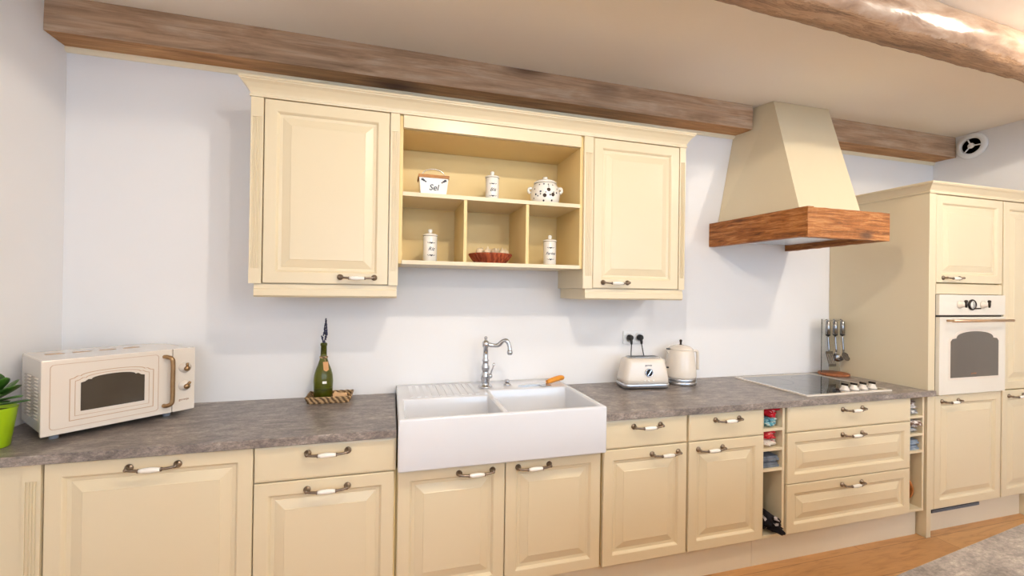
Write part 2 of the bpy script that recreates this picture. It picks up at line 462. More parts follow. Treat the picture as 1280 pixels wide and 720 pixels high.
# ------------------------------------------------------------------ handles
def handle_meshes():
    h = .074
    bm = BM()
    for s in (-1, 1):
        lathe(bm, [(.0135, 0), (.0138, -.003), (.0115, -.006), (.0075, -.009), (.0060, -.015), (.0066, -.020), (.0068, -.025), (.0055, -.0285), (0, -.030)], (s*h, 0, 0), 16, 'y')
        pts = curve_pts([(s*h, -.024, 0), (s*.060, -.0275, -.002), (s*.030, -.030, -.004)], 5)
        tube(bm, pts, [.0042+.0012*i/len(pts) for i in range(len(pts))], 10)
        lathe(bm, [(.0070, s*.0325), (.0080, s*.0345), (.0068, s*.037)], (0, -.030, -.004), 12, 'x')
    tube(bm, [(-.036, -.030, -.004), (.036, -.030, -.004)], .003, 8)
    a = mesh_of('handle', bm, 'pewter')
    bm = BM(); lathe(bm, [(.0, -.034), (.0065, -.0325), (.0088, -.02), (.0102, 0), (.0088, .02), (.0065, .0325), (0, .034)], (0, -.030, -.004), 16, 'x')
    return a, mesh_of('handle_grip', bm, 'porcelain')
H_METAL, H_GRIP = handle_meshes()

def add_handle(part, root, x, z, y=0):
    loc = Vector((x, y, z))-Vector(root.location)-Vector(part.location)
    a = inst('handle', H_METAL, part, loc); b = inst('handle_grip', H_GRIP, part, loc)
    a['label'] = 'antique pewter handle with two round ends'; b['label'] = 'white porcelain grip'

def front(name, root, x0, x1, z0, z1, prof, hx=None, hz=None, y=0, mat='cream', g=.002):
    bm = BM(); loops(bm, x0+g, x1-g, z0+g, z1-g, prof, y)
    o = obj(name, bm, mat, root)
    if hx is not None: add_handle(o, root, hx, hz, y)
    return o

def carcass(root, x0, x1, z0, z1, y0=.0215, y1=.6, mat='cream_in'):
    bm = BM(); box(bm, x0+.001, x1-.001, y0, y1, z0, z1); return obj('body', bm, mat, root)

def pilaster(root, x0, x1, z0, z1, y, fl0, fl1, n=4, depth=.02):
    bm = BM(); w = x1-x0; xs = [x0]; m = w*.16
    st = (w-2*m)/n
    box(bm, x0, x1, y+.004, y+depth, z0, z1)
    box(bm, x0, x1, y, y+.004, z0, fl0); box(bm, x0, x1, y, y+.004, fl1, z1)
    box(bm, x0, x0+m, y, y+.004, fl0, fl1); box(bm, x1-m, x1, y, y+.004, fl0, fl1)
    for i in range(n-1):                        # ribs left standing between the channels
        a = x0+m+st*(i+1)
        prism(bm, [(a-st*.24, y+.004), (a-st*.12, y+.0002), (a+st*.12, y+.0002), (a+st*.24, y+.004)], 'z', fl0, fl1)
    return obj('pilaster', bm, 'cream', root)

# ------------------------------------------------------------------ base cabinets
def cab(name, label, x, cat='cabinet', group='cream base cabinets'):
    return thing(name, label, cat, (x, .3, 0.0), 0, group)

t = cab('corner_panel', 'cream corner panel with fluted pilaster at the far left, beside the wall', (XL+B[0])/2, 'panel', None)
bm = BM(); box(bm, XL+.002, -1.2185, .004, .02, ZP, ZB-.002); obj('filler_panel', bm, 'cream', t)
bm = BM(); box(bm, XL+.003, B[0]-.003, .0705, .30, .0005, ZP+.02); obj('base', bm, 'cream_in', t)
pilaster(t, -1.2175, B[0]-.003, ZP, ZB-.002, -.004, ZP+.06, ZB-.06, 4, .024)

t = cab('base_cabinet', 'wide single-front cream base cabinet below the microwave, without a drawer', -.8455)
carcass(t, B[0], B[1], ZP, ZB-.002); front('door', t, B[0], B[1], ZP, ZB-.002, PANEL, -.8455, .826)

t = cab('base_cabinet', 'cream base cabinet with one drawer over one door, left of the white sink', -.263)
carcass(t, B[1], B[2], ZP, ZB-.002)
front('drawer', t, B[1], B[2], ZD, ZB-.002, SLAB, -.263, .826); front('door', t, B[1], B[2]-.006, ZP, ZD, PANEL, -.263, .684)

t = cab('sink_cabinet', 'two-door cream cabinet directly beneath the white farmhouse sink', .4735)
carcass(t, B[2], B[3], ZP, .722, .0285)
front('door', t, B[2]+.004, .4696, ZP, .722, PANEL, .336, .684, .007); front('door', t, .4696, B[3]-.008, ZP, .722, PANEL, .602, .684, .007)

t = cab('base_cabinet', 'cream cabinet with drawer and right-handled door, directly right of the sink', 1.182)
carcass(t, B[3], B[4], ZP, ZB-.002)
front('drawer', t, B[3], B[4]-.004, ZD, ZB-.002, SLAB, 1.181, .826); front('door', t, B[3], B[4]-.004, ZP, ZD, PANEL, 1.284, .684)

t = cab('base_cabinet', 'cream cabinet with drawer and left-handled door, left of the shelves with red cloths', 1.652)
carcass(t, B[4], B[5], ZP, ZB-.002)
front('drawer', t, B[4]+.004, B[5], ZD, ZB-.002, SLAB, 1.653, .826); front('door', t, B[4]+.004, B[5], ZP, ZD, PANEL, 1.551, .684)

t = cab('drawer_unit', 'cream three-drawer base unit under the black hob', 2.518)
carcass(t, B[6], B[7], ZP, ZB-.002)
front('drawer', t, B[6], B[7], .720, ZB-.002, SLAB, 2.518, .826)
front('drawer', t, B[6], B[7], .440, .720, PANEL, 2.518, .684); front('drawer', t, B[6], B[7], ZP, .440, PANEL, 2.518, .402)

RY0, RY1 = .006, .50
def rack(label, x0, x1, shelves):
    t = cab('open_shelf_cabinet', label, (x0+x1)/2, 'shelf', 'narrow open shelf units')
    th = .016
    for a, b in ((x0+.001, x0+.006), (x1-th, x1-.001)):
        bm = BM(); box(bm, a, b, RY0, RY1, ZP, ZB-.002); obj('side_panel', bm, 'cream', t)
    bm = BM(); box(bm, x0+.0065, x1-th-.0005, RY1-.008, RY1, ZP, ZB-.002); obj('back_panel', bm, 'cream', t)
    for z in shelves:
        bm = BM(); box(bm, x0+.0065, x1-th-.0005, RY0, RY1-.0085, z-.014, z); obj('shelf', bm, 'cream', t)
    return t
SH = (ZP+.016, .537, .646, .753)
rack('narrow open shelves between the kettle-side cabinet and the drawer unit, holding red cloths', B[5], B[6]-.012, SH)
SH2 = (ZP+.016, .537, .640, .748)
rack('narrow open shelves at the right end of the worktop, beside the tall cabinet', B[7], B[8], SH2)

for a, b, lab in ((XL+.002, 1.866, 'long cream plinth board under the left base cabinets and the sink'), (1.868, 3.118, 'short cream plinth board under the drawer unit, running to the tall cabinet'), (3.170, 4.118, 'pale plinth board under the tall oven cabinet, with a dark vent slot')):
    bm = BM(); box(bm, a, b, .05, .068, .0, ZP-.006); bevel(bm, .001, 1)
    t = thing('plinth', lab, 'plinth', ((a+b)/2, .06, 0), 0, 'plinth boards')
    obj('board', bm, 'plinth', t)
    if a > 3:
        bm = BM(); box(bm, 3.255, 3.70, .0455, .0495, .112, .132); obj('vent_slot', bm, 'dark_gap', t)
        bm = BM()
        for k in range(3): box(bm, 3.257, 3.698, .0435, .0455, .114+.006*k, .117+.006*k)
        obj('vent_slat', bm, 'grey_rubber', t)

# ------------------------------------------------------------------ worktops
def worktop(label, poly):
    bm = BM(); prism(bm, poly, 'z', ZB, ZT); bevel(bm, .003, 2)
    o = obj('worktop', bm, 'worktop', loc=(poly[0][0], 0, ZB)); return tag(o, label, 'worktop', 'stone-look worktops')
worktop('grey-brown stone-look worktop left of the sink, carrying the microwave', [(XL+.002, -.02), (-.001, -.02), (-.001, YW-.002), (XL+.002, YW-.002)])
worktop('grey-brown stone-look worktop right of the sink, carrying toaster, kettle and hob', [(.944, -.02), (3.172, -.02), (3.172, -.002), (3.127, -.002), (3.127, YW-.002), (.944, YW-.002)])

# island in the right foreground
ang = R(6.7)
t = thing('kitchen_island', 'kitchen island with grey-brown stone-look top in the lower right foreground', 'island', (1.5354, -1.1385, 0), ang)
bm = BM(); box(bm, -1.22, 1.2, -.75, 0, .866, .9); bevel(bm, .003, 2); obj('island_top', bm, 'worktop', t, True)  # unseen left end lengthened to shade the lower cabinets
bm = BM(); box(bm, -1.19, 1.17, -.72, -.03, .10, .865); obj('island_body', bm, 'cream', t, True)
bm = BM(); box(bm, -1.15, 1.13, -.68, -.08, 0, .0995); obj('island_plinth', bm, 'plinth', t, True)

# ------------------------------------------------------------------ sink
t = thing('farmhouse_sink', 'white double-bowl farmhouse sink with deep front apron and drainer ridges', 'sink', (.472, .28, .73))
bm = BM()
xs = [.004, .034, .449, .477, .912, .940]; ys = [-.045, -.020, .285, .385, .616]; z1, z0, zb = .945, .729, .760
V = {}
def gv(i, j, z):
    k = (i, j, z)
    if k not in V: V[k] = bm.verts.new((xs[i], ys[j], z))
    return V[k]
hole = {(1, 1), (3, 1), (3, 2)}
for i in range(5):
    for j in range(4):
        z = zb if (i, j) in hole else z1
        bm.faces.new((gv(i,j,z), gv(i+1,j,z), gv(i+1,j+1,z), gv(i,j+1,z)))
        if (i, j) in hole:
            for (di, dj, p, q) in ((-1,0,(i,j+1),(i,j)), (1,0,(i+1,j),(i+1,j+1)), (0,-1,(i,j),(i+1,j)), (0,1,(i+1,j+1),(i,j+1))):
                if (i+di, j+dj) not in hole:
                    bm.faces.new((gv(*p, z1), gv(*q, z1), gv(*q, zb), gv(*p, zb)))
per = [(i,0) for i in range(5)]+[(5,j) for j in range(4)]+[(i,4) for i in range(5,0,-1)]+[(0,j) for j in range(4,0,-1)]
for k in range(len(per)):
    p, q = per[k], per[(k+1)%len(per)]
    bm.faces.new((gv(*q,z1), gv(*p,z1), gv(*p,z0), gv(*q,z0)))
bm.faces.new([gv(*p,z0) for p in per[::-1]])
bmesh.ops.recalc_face_normals(bm, faces=bm.faces[:])
bevel(bm, .008, 3, 60)
for f in bm.faces: f.smooth = True
o = obj('basin', bm, 'ceramic', t)
bm = BM()
for k in range(10):
    x = .065+.036*k
    box(bm, x, x+.018, .312, .555, .945, .9478)
bevel(bm, .0012, 1); obj('drainer_ridges', bm, 'ceramic', t)
for x, y in ((.24, .13), (.69, .18)):
    bm = BM(); lathe(bm, [(.045, .7605), (.045, .763), (.038, .7645), (.03, .7625), (0, .7625)], (x, y, 0), 24); obj('drain', bm, 'chrome', t)

# tap
tx, ty, tz = .470, .456, .9455
t = thing('kitchen_tap', 'ornate chrome kitchen tap with curved spout at the back of the sink', 'tap', (tx, ty, tz))
bm = BM(); lathe(bm, [(.029, 0), (.030, .005), (.026, .010), (.019, .014), (.017, .022), (.0195, .05), (.021, .062), (.017, .076), (.0135, .088), (.017, .098), (.0185, .112), (.014, .124), (.0125, .138), (.0155, .146), (.0115, .154), (.0105, .215), (.0145, .222), (.0155, .232), (.0155, .243), (.012, .250), (.006, .255), (.0055, .262), (.0075, .267), (.006, .275), (0, .277)], (tx, ty, tz), 24)

for v in bm.verts:
    v.co.x = tx+(v.co.x-tx)*1.28; v.co.y = ty+(v.co.y-ty)*1.28
obj('column', bm, 'chrome', t)
bm = BM(); pts = curve_pts([(tx+.010, ty-.001, tz+.233), (tx+.035, ty-.008, tz+.228), (tx+.065, ty-.018, tz+.230), (tx+.088, ty-.028, tz+.252), (tx+.108, ty-.037, tz+.254), (tx+.121, ty-.043, tz+.228), (tx+.124, ty-.046, tz+.200)], 7)
tube(bm, pts, [.0118+.0008*sin(i*.5) for i in range(len(pts))], 14)
lathe(bm, [(.011, .008), (.015, 0), (.0165, -.010), (.012, -.020), (.0, -.021)], (tx+.124, ty-.046, tz+.200), 16)
obj('spout', bm, 'chrome', t)
bm = BM(); tube(bm, [(tx+.012, ty-.012, tz+.062), (tx+.020, ty-.028, tz+.068)], .009, 12); lathe(bm, [(0, -.014), (.011, -.010), (.013, 0), (.011, .010), (0, .014)], (tx+.020, ty-.030, tz+.066), 14)
tube(bm, curve_pts([(tx+.021, ty-.033, tz+.072), (tx+.028, ty-.040, tz+.100), (tx+.034, ty-.043, tz+.120)], 5), .004, 8)
lathe(bm, [(0, -.010), (.006, -.006), (.007, 0), (.005, .008), (0, .011)], (tx+.036, ty-.044, tz+.128), 12)
obj('lever', bm, 'chrome', t)

t = thing('plug_control_knob', 'small chrome waste control knob on the sink ledge, right of the tap', 'knob', (.601, .485, .9455))
bm = BM(); lathe(bm, [(.021, 0), (.022, .004), (.017, .010), (.013, .013), (0, .013)], (.601, .485, .9455), 20); obj('base_ring', bm, 'chrome', t)
bm = BM(); lathe(bm, [(.008, .0132), (.014, .019), (.015, .026), (.010, .031), (0, .032)], (.601, .485, .9455), 18); tube(bm, [(.601, .485, .970), (.620, .477, .966)], [.006, .004], 8); obj('turn_grip', bm, 'chrome', t)

# orange handled knife on the ledge
kr = math.atan2(-.02, .32)
t = thing('kitchen_knife', 'broad knife with thick orange wooden handle lying on the back ledge of the sink', 'knife', (.80, .46, .9463), R(7))
bm = BM(); prism(bm, [(-.150, -.004), (-.125, -.016), (-.02, -.024), (.035, -.022), (.035, .022), (-.08, .020), (-.135, .010)], 'z', .0005, .0035); obj('blade', bm, 'blade', t, True)
bm = BM(); box(bm, -.03, .030, -.060, -.0245, .0005, .0025); bevel(bm, .001, 1); obj('blade_flap', bm, 'steel', t, True)
bm = BM(); pts = [(.030, 0, .010), (.055, .004, .014), (.09, .012, .019), (.125, .022, .022), (.150, .030, .021), (.157, .033, .020)]
tube(bm, curve_pts(pts, 4), [.0098, .011, .0125, .0135, .0142, .0146, .0148, .0150, .0152, .0154, .0156, .0156, .0156, .0156, .015, .014, .013, .011, .009, .006, .003], 14); obj('grip', bm, 'orange_wood', t, True)

# ------------------------------------------------------------------ upper cabinets
YU = .262
U = [-.628, -.575, -.048, -.002, .951, 1.009, 1.541, 1.583]
UZ0, UZ1 = 1.491, 2.303
def wall_cab(label, p0, d0, d1, p1, hx):
    t = thing('wall_cabinet', label, 'cabinet', ((p0+p1)/2, .45, UZ0), 0, 'cream wall cabinets')
    bm = BM(); box(bm, p0+.001, p1-.001, YU+.0215, YW-.002, UZ0, UZ1); obj('body', bm, 'cream', t)
    pilaster(t, p0, d0-.004, UZ0, UZ1, YU, UZ0+.066, UZ1-.085, 4, .02); pilaster(t, d1+.004, p1, UZ0, UZ1, YU, UZ0+.066, UZ1-.085, 4, .02)
    front('door', t, d0-.002, d1+.002, UZ0, UZ1, PANEL, hx, 1.525, YU)
    bm = BM(); q = .012
    prism(bm, [(YU+q, UZ0-.001), (YU+q, UZ0-.020), (YU+q-.004, UZ0-.024), (YU+q-.004, UZ0-.052), (YU+q+.004, UZ0-.060), (YW-.002, UZ0-.060), (YW-.002, UZ0-.001)], 'x', p0+.018, p1-.004)
    obj('light_pelmet', bm, 'cream', t)
wall_cab('cream wall cabinet with raised panel door, left of the open shelves', U[0], U[1], U[2], U[3], -.182)
wall_cab('cream wall cabinet with raised panel door, right of the open shelves toward the hood', U[4], U[5], U[6], U[7], 1.143)

t = thing('open_wall_shelf', 'open cream wall shelf unit with three lower compartments above the sink', 'shelf', (.474, .45, 1.595))
SX0, SX1 = U[3]+.001, U[4]-.001; SY0, SY1 = YU+.012, YW-.002
def pc(name, *a, mat='cream_in', bw=.001):
    bm = BM(); box(bm, *a); bevel(bm, bw, 1); return obj(name, bm, mat, t)
pc('side_panel', SX0, SX0+.016, SY0+.004, SY1, 1.596, UZ1); pc('side_panel', SX1-.016, SX1, SY0+.004, SY1, 1.596, UZ1)
pc('top_panel', SX0+.0165, SX1-.0165, SY0+.022, SY1, 2.243, UZ1); pc('back_panel', SX0+.0165, SX1-.0165, SY1-.010, SY1, 1.6135, 2.242)
pc('shelf', SX0+.0165, SX1-.0165, SY0, SY1-.0105, 1.921, 1.940, mat='cream'); pc('bottom_shelf', SX0+.0165, SX1-.0165, SY0-.008, SY1-.0105, 1.594, 1.6125, mat='cream')
pc('divider', .311, .327, SY0+.004, SY1-.0105, 1.613, 1.9205); pc('divider', .634, .650, SY0+.004, SY1-.0105, 1.613, 1.9205)
pc('front_rail', SX0+.0165, SX1-.0165, SY0-.008, SY0+.012, 2.243, 2.303, mat='cream')

# cornice along the top of the upper cabinets
def sweep(bm, path, prof):
    """profile (out, z) along an XY polyline whose outside is on its right; mitred corners"""
    P = [Vector((p[0], p[1])) for p in path]; rings = []
    for i, p in enumerate(P):
        d0 = (P[i]-P[i-1]).normalized() if i else (P[1]-P[0]).normalized()
        d1 = (P[i+1]-P[i]).normalized() if i < len(P)-1 else d0
        n0 = Vector((d0.y, -d0.x)); n1 = Vector((d1.y, -d1.x)); nn = (n0+n1).normalized(); k = 1/max(.3, nn.dot(n0))
        rings.append([bm.verts.new((p.x+nn.x*o*k, p.y+nn.y*o*k, z)) for o, z in prof])
    m = len(prof)
    for A, C in zip(rings, rings[1:]):
        for k in range(m): bm.faces.new((A[k], A[(k+1)%m], C[(k+1)%m], C[k]))
    bm.faces.new(rings[0]); bm.faces.new(rings[-1][::-1]); bmesh.ops.recalc_face_normals(bm, faces=bm.faces[:])
def cornice_profile(z, h, p):
    return [(-.03, z), (.004, z), (.006, z+.008), (.002, z+.012), (.004, z+.020), (p*.3, z+h*.45), (p*.62, z+h*.68), (p*.9, z+h*.80), (p*.92, z+h*.86), (p, z+h*.88), (p, z+h), (-.03, z+h)]
bm = BM(); sweep(bm, [(U[0], YW-.003), (U[0], YU), (U[7], YU), (U[7], YW-.003)], cornice_profile(UZ1+.001, .076, .040))
o = obj('cornice', bm, 'cream', loc=(.478, .262, UZ1)); tag(o, 'long cream cornice crowning the wall cabinets and open shelves', 'cornice', 'cabinet cornices')

# ------------------------------------------------------------------ things on the shelves
SZ1, SZ0 = 1.9405, 1.613
def bend(bm, r):
    """wrap geometry built on the plane y=0 (facing -Y) around a vertical cylinder of radius r centred on the origin"""
    for v in bm.verts:
        a = v.co.x/r; rr = r-v.co.y
        v.co.x, v.co.y = rr*sin(a), -rr*cos(a)
def sprig(bm, x, z, w, s=1):
    """small printed garland: a centre flower with leaves on both sides"""
    for k in range(-3, 4):
        r = (.0040 if k == 0 else .0026-.0003*abs(k))*s; cx = x+k*w/7; cz = z+(.0012 if k % 2 else -.001)*s
        vs = [bm.verts.new((cx+r*1.4*cos(2*pi*i/8), 0, cz+r*sin(2*pi*i/8))) for i in range(8)]
        bm.faces.new(vs)
    vs = [bm.verts.new(p) for p in ((x-w/2, 0, z-.0004), (x+w/2, 0, z-.0004), (x+w/2, 0, z+.0004), (x-w/2, 0, z+.0004))]; bm.faces.new(vs)
def canister(label, word, x, y, z, size, ang):
    t = thing('storage_canister', label, 'canister', (x, y, z), ang, 'lettered canisters')
    r = .036
    bm = BM(); lathe(bm, [(r-.003, 0), (r, .003), (r, .132), (r-.003, .136), (0, .136)], (0,0,0), 36); 
    g = BM(); sprig(g, 0, .100, .042); sprig(g, 0, .036, .042)
    bmesh.ops.translate(g, verts=g.verts[:], vec=(0, -.0005, 0)); bend(g, r); merge(bm, g, 1)
    obj('jar', bm, ['porcelain', 'ink'], t, True)
    bm = BM(); lathe(bm, [(r+.002, .1365), (r+.003, .141), (r-.002, .146), (.012, .151), (.008, .154), (.011, .160), (.012, .166), (.008, .172), (0, .173)], (0,0,0), 30); obj('lid', bm, 'porcelain', t, True)
    bm = text_bm(word, size, .0002, .35); bmesh.ops.translate(bm, verts=bm.verts[:], vec=(0, -.0004, .068)); bend(bm, r); obj('lettering', bm, 'ink', t, True)
canister('white lettered canister on the upper shelf, between salt box and garlic pot', 'Blé', .485, .42, SZ1, .026, -.1)
canister('white lettered canister alone in the lower left compartment', 'Riz', .160, .42, SZ0, .026, .1)
canister('white lettered canister alone in the lower right compartment', 'Farine', .820, .42, SZ0, .022, -.2)

t = thing('salt_box', 'white salt box with wooden lid and black lettering on the upper shelf', 'box', (.170, .42, SZ1))
bm = BM(); hexa(bm, [(-.062,-.045,0),(.062,-.045,0),(.062,.045,0),(-.062,.045,0),(-.073,-.056,.098),(.073,-.056,.098),(.073,.056,.098),(-.073,.056,.098)]); bevel(bm, .006, 2); obj('box_body', bm, 'porcelain', t, True)
bm = BM(); box(bm, -.077, .077, -.060, .060, .0985, .1135); bevel(bm, .003, 2); obj('lid', bm, 'lid_wood', t, True)
bm = BM(); tube(bm, [(.058*cos(pi*k/16), -.030, .1135+.036*sin(pi*k/16)) for k in range(17)], .0016, 8); obj('wire_bail', bm, 'steel', t, True)
slope = math.atan2(-.011, .098)
def on_face(bm):
    bmesh.ops.rotate(bm, verts=bm.verts[:], cent=(0,0,0), matrix=Matrix.Rotation(-slope, 3, 'X'))
    bmesh.ops.translate(bm, verts=bm.verts[:], vec=(0, -.0512, .050))
bm = text_bm('Sel', .042, .0003, .18); on_face(bm); obj('lettering', bm, 'ink', t, True)
bm = BM()
for s in (-1, 1):
    for k in range(3):
        cx, cz, rr = s*(.057-.008*k), .038-.005*k, .0062-.0012*k
        bm.faces.new([bm.verts.new((cx+rr*1.2*cos(2*pi*i/8), -.0003, cz+rr*sin(2*pi*i/8))) for i in range(8)])
on_face(bm); obj('printed_leaves', bm, 'ink', t, True)

t = thing('garlic_pot', 'round white garlic pot with dark holes and painted dots, right on the upper shelf', 'pot', (.788, .42, SZ1), -.25)
prof = [(.054, 0), (.068, .006), (.079, .034), (.083, .064), (.077, .100), (.064, .122), (.058, .128), (0, .128)]
bm = BM(); lathe(bm, prof, (0,0,0), 40); pot_bm = bm
bm = BM(); lathe(bm, [(.063, .1285), (.064, .134), (.052, .144), (.018, .149), (.010, .152), (.015, .159), (.013, .166), (0, .168)], (0,0,0), 32); obj('lid', bm, 'porcelain', t, True)
for s in (-1, 1):
    bm = BM(); tube(bm, curve_pts([(s*.074, 0, .104), (s*.089, 0, .104), (s*.093, 0, .088), (s*.082, 0, .076)], 5), .008, 10); obj('handle', bm, 'porcelain', t, True)
def pot_r(z):
    for (r0, a), (r1, b) in zip(prof, prof[1:]):
        if a <= z <= b: return r0+(r1-r0)*(z-a)/(b-a)
    return .05
def spot(bm, a, z, r):
    R0 = pot_r(z)+.0006; sl = (pot_r(z+.006)-pot_r(z-.006))/.012
    vs = []
    for i in range(12):
        u, w = r*cos(2*pi*i/12), r*sin(2*pi*i/12)
        rr = R0+sl*w; al = a+u/R0
        vs.append(bm.verts.new((rr*sin(al), -rr*cos(al), z+w)))
    bm.faces.new(vs)
bm = BM()
for a, z in ((.15, .082), (-.12, .050), (.45, .056)): spot(bm, a, z, .0105)
merge(pot_bm, bm, 1)
bm = BM()
for a, z, r in ((-.55,.100,.003),(-.2,.102,.0035),(.15,.100,.003),(.5,.098,.003),(.15,.090,.0025),(-.4,.064,.0045),(-.05,.060,.003),(.5,.062,.003),(.75,.060,.004),(.25,.048,.004),(-.75,.052,.004),(-.4,.052,.003),(-.2,.020,.004),(.4,.022,.004),(-.6,.044,.003),(.85,.08,.003),(-.9,.08,.003),(-.95,.035,.003)): spot(bm, a, z*1.12, r*1.25)
merge(pot_bm, bm, 2); obj('pot_body', pot_bm, ['porcelain', 'hole', 'ink'], t, True)

t = thing('wicker_basket', 'shallow red-brown wicker basket in the middle lower compartment', 'basket', (.480, .42, SZ0))
bm = BM(); lathe(bm, [(.076, 0), (.080, .004), (.098, .026), (.114, .048), (.118, .052), (.115, .055), (.109, .050), (.106, .046), (.100, .0435), (0, .0430)], (0,0,0), 40); obj('weave', bm, 'red_wicker', t, True)
bm = BM()
for i in range(28):
    a = 2*pi*i/28; tube(bm, [(.080*cos(a), .080*sin(a), .005), (.100*cos(a), .100*sin(a), .028), (.1155*cos(a), .1155*sin(a), .050)], .0028, 6)
obj('stakes', bm, 'red_wicker', t, True)
bulb_spots = [(-.07, -.045), (-.03, -.06), (.012, -.05), (.055, -.045), (-.045, .0), (0, .005), (.045, .01), (.085, .0)]
labs = ['pale garlic bulb at the left front of the wicker basket', 'pale garlic bulb second from left at the front of the wicker basket', 'pale garlic bulb at the middle front of the wicker basket', 'pale garlic bulb at the right front of the wicker basket', 'pale garlic bulb at the left back of the wicker basket', 'pale garlic bulb in the centre back of the wicker basket', 'pale garlic bulb right of centre at the back of the wicker basket', 'pale garlic bulb at the far right end of the wicker basket']
for (dx, dy), lb in zip(bulb_spots, labs):
    z = SZ0+.0440
    s = random.uniform(.92, 1.08); h = 1.25
    bm = BM(); fs = lathe(bm, [(.006*s, 0), (.017*s, .006), (.020*s, .016), (.015*s, .028), (.006*s, .036), (.004*s, .044), (0, .046)], (0,0,0), 20)
    for v in bm.verts:
        a = math.atan2(v.co.y, v.co.x); k = 1+.06*cos(7*a); v.co.x *= k; v.co.y *= k
    bmesh.ops.rotate(bm, verts=bm.verts[:], cent=(0,0,.018), matrix=Matrix.Rotation(random.uniform(-1.3, 1.3), 3, random.choice('XY')))
    mz = min(v.co.z for v in bm.verts); bmesh.ops.translate(bm, verts=bm.verts[:], vec=(0,0,-mz))
    o = obj('garlic_bulb', bm, 'bread', local=True); o.location = (.480+dx, .42+dy, z); tag(o, lb, 'garlic', 'garlic bulbs in the wicker basket')

# ------------------------------------------------------------------ cooker hood
t = thing('cooker_hood', 'large cream tapered cooker hood with rustic wooden band over the hob', 'hood', (2.40, .3, 1.785))
bm = BM()
zb0 = 1.945
hexa(bm, [(2.176, .05, zb0), (2.642, .05, zb0), (2.67, YW-.002, zb0), (2.120, YW-.002, zb0), (2.333, .382, ZC-.002), (2.790, .376, ZC-.002), (2.815, YW-.002, ZC-.002), (2.272, YW-.002, ZC-.002)])
bevel(bm, .003, 1); obj('flue', bm, 'cream', t)
def band(pa, pb, inw, z0, z1, seed):
    """rough-hewn board between two plan points, thickness towards inw"""
    bm = BM(); n = 26; pa, pb = Vector(pa), Vector(pb); nn = Vector(inw)*.042; rings = []
    for i in range(n+1):
        p = pa.lerp(pb, i/n); ring = []
        w = .0035*noise.noise(Vector((i*.45+seed, 0, 0)))
        for k in range(5):
            z = z0+(z1-z0)*k/4; ww = .003*noise.noise(Vector((i*.5, k*1.3, seed)))
            zz = z+(w if k == 0 else (.5*w if k == 4 else 0))
            q = p-nn.normalized()*abs(ww)*0+nn.normalized()*ww
            ring.append(bm.verts.new((q.x, q.y, zz)))
        for k in (4, 0):
            q = p+nn; ring.append(bm.verts.new((q.x, q.y, z0 if k == 0 else z1)))
        rings.append(ring)
    m = 7
    for A, C in zip(rings, rings[1:]):
        for k in range(m): bm.faces.new((A[k], C[k], C[(k+1)%m], A[(k+1)%m]))
    bm.faces.new(rings[0][::-1]); bm.faces.new(rings[-1]); bmesh.ops.recalc_face_normals(bm, faces=bm.faces[:])
    return bm
HZ0, HZ1 = 1.784, 1.942
FLc, FRc, BLc, BRc = (2.090, -.070), (2.690, -.070), (2.050, YW-.003), (2.745, YW-.003)
obj('wooden_band', band(FLc, FRc, (0, 1), HZ0, HZ1, 1.3), 'hood_wood', t)
obj('wooden_band', band((FLc[0]-.0005, FLc[1]+.001), BLc, (1, 0), HZ0+.004, HZ1+.004, 4.7), 'hood_wood_side', t)
obj('wooden_band', band((FRc[0], FRc[1]+.043), BRc, (-1, 0), HZ0, HZ1+.004, 8.1), 'hood_wood_side', t)
bm = BM(); box(bm, 2.134, 2.645, -.026, YW-.004, 1.822, 1.832); obj('underside_panel', bm, 'white_plastic', t)
bm = BM(); box(bm, 2.18, 2.60, .10, .50, 1.812, 1.8215); bevel(bm, .002, 1); obj('filter', bm, 'steel', t)
for x in (2.22, 2.30):
    bm = BM(); lathe(bm, [(.018, 0), (.018, -.008), (.012, -.011), (0, -.011)], (x, .03, 1.8215), 16); obj('control_knob', bm, 'black_plastic', t)

# ------------------------------------------------------------------ hob
t = thing('ceramic_hob', 'black glass hob with cream frame set into the right worktop', 'hob', (2.55, .3, ZT+.0005))
hx0, hx1, hy0, hy1 = 2.222, 2.882, .034, .560
bm = BM()
for a in ((hx0, hx1, hy0, hy0+.016), (hx0, hx1, hy1-.016, hy1), (hx0, hx0+.016, hy0+.0162, hy1-.0162), (hx1-.016, hx1, hy0+.0162, hy1-.0162)):
    box(bm, *a, ZT+.0005, ZT+.0085)
bevel(bm, .0015, 1); obj('frame', bm, 'appliance', t)
bm = BM(); box(bm, hx0+.0165, hx1-.0165, hy0+.0165, hy1-.0165, ZT+.0005, ZT+.0065); obj('glass_plate', bm, 'hob_glass', t)
bm = BM()
for x, y, r in ((2.39, .40, .105), (2.40, .17, .075), (2.66, .42, .075), (2.62, .22, .09)):
    for rr in (r, r-.004):
        pass
    A = [bm.verts.new((x+r*cos(2*pi*i/48), y+r*sin(2*pi*i/48), ZT+.0067)) for i in range(48)]
    C = [bm.verts.new((x+(r-.002)*cos(2*pi*i/48), y+(r-.002)*sin(2*pi*i/48), ZT+.0067)) for i in range(48)]
    for i in range(48): bm.faces.new((A[i], A[(i+1)%48], C[(i+1)%48], C[i]))
obj('zone_marking', bm, 'grey_rubber', t)
for x in (2.590, 2.663, 2.737, 2.812):
    bm = BM(); lathe(bm, [(.026, .0001), (.026, .003), (.020, .010), (.0155, .022), (.015, .027), (0, .027)], (x, .098, ZT+.0067), 24); k = obj('control_knob', bm, 'appliance', t)
    bm = BM(); box(bm, x-.0035, x+.0035, .080, .118, ZT+.0342, ZT+.046); bevel(bm, .0025, 2); obj('lever', bm, 'black_metal', k)

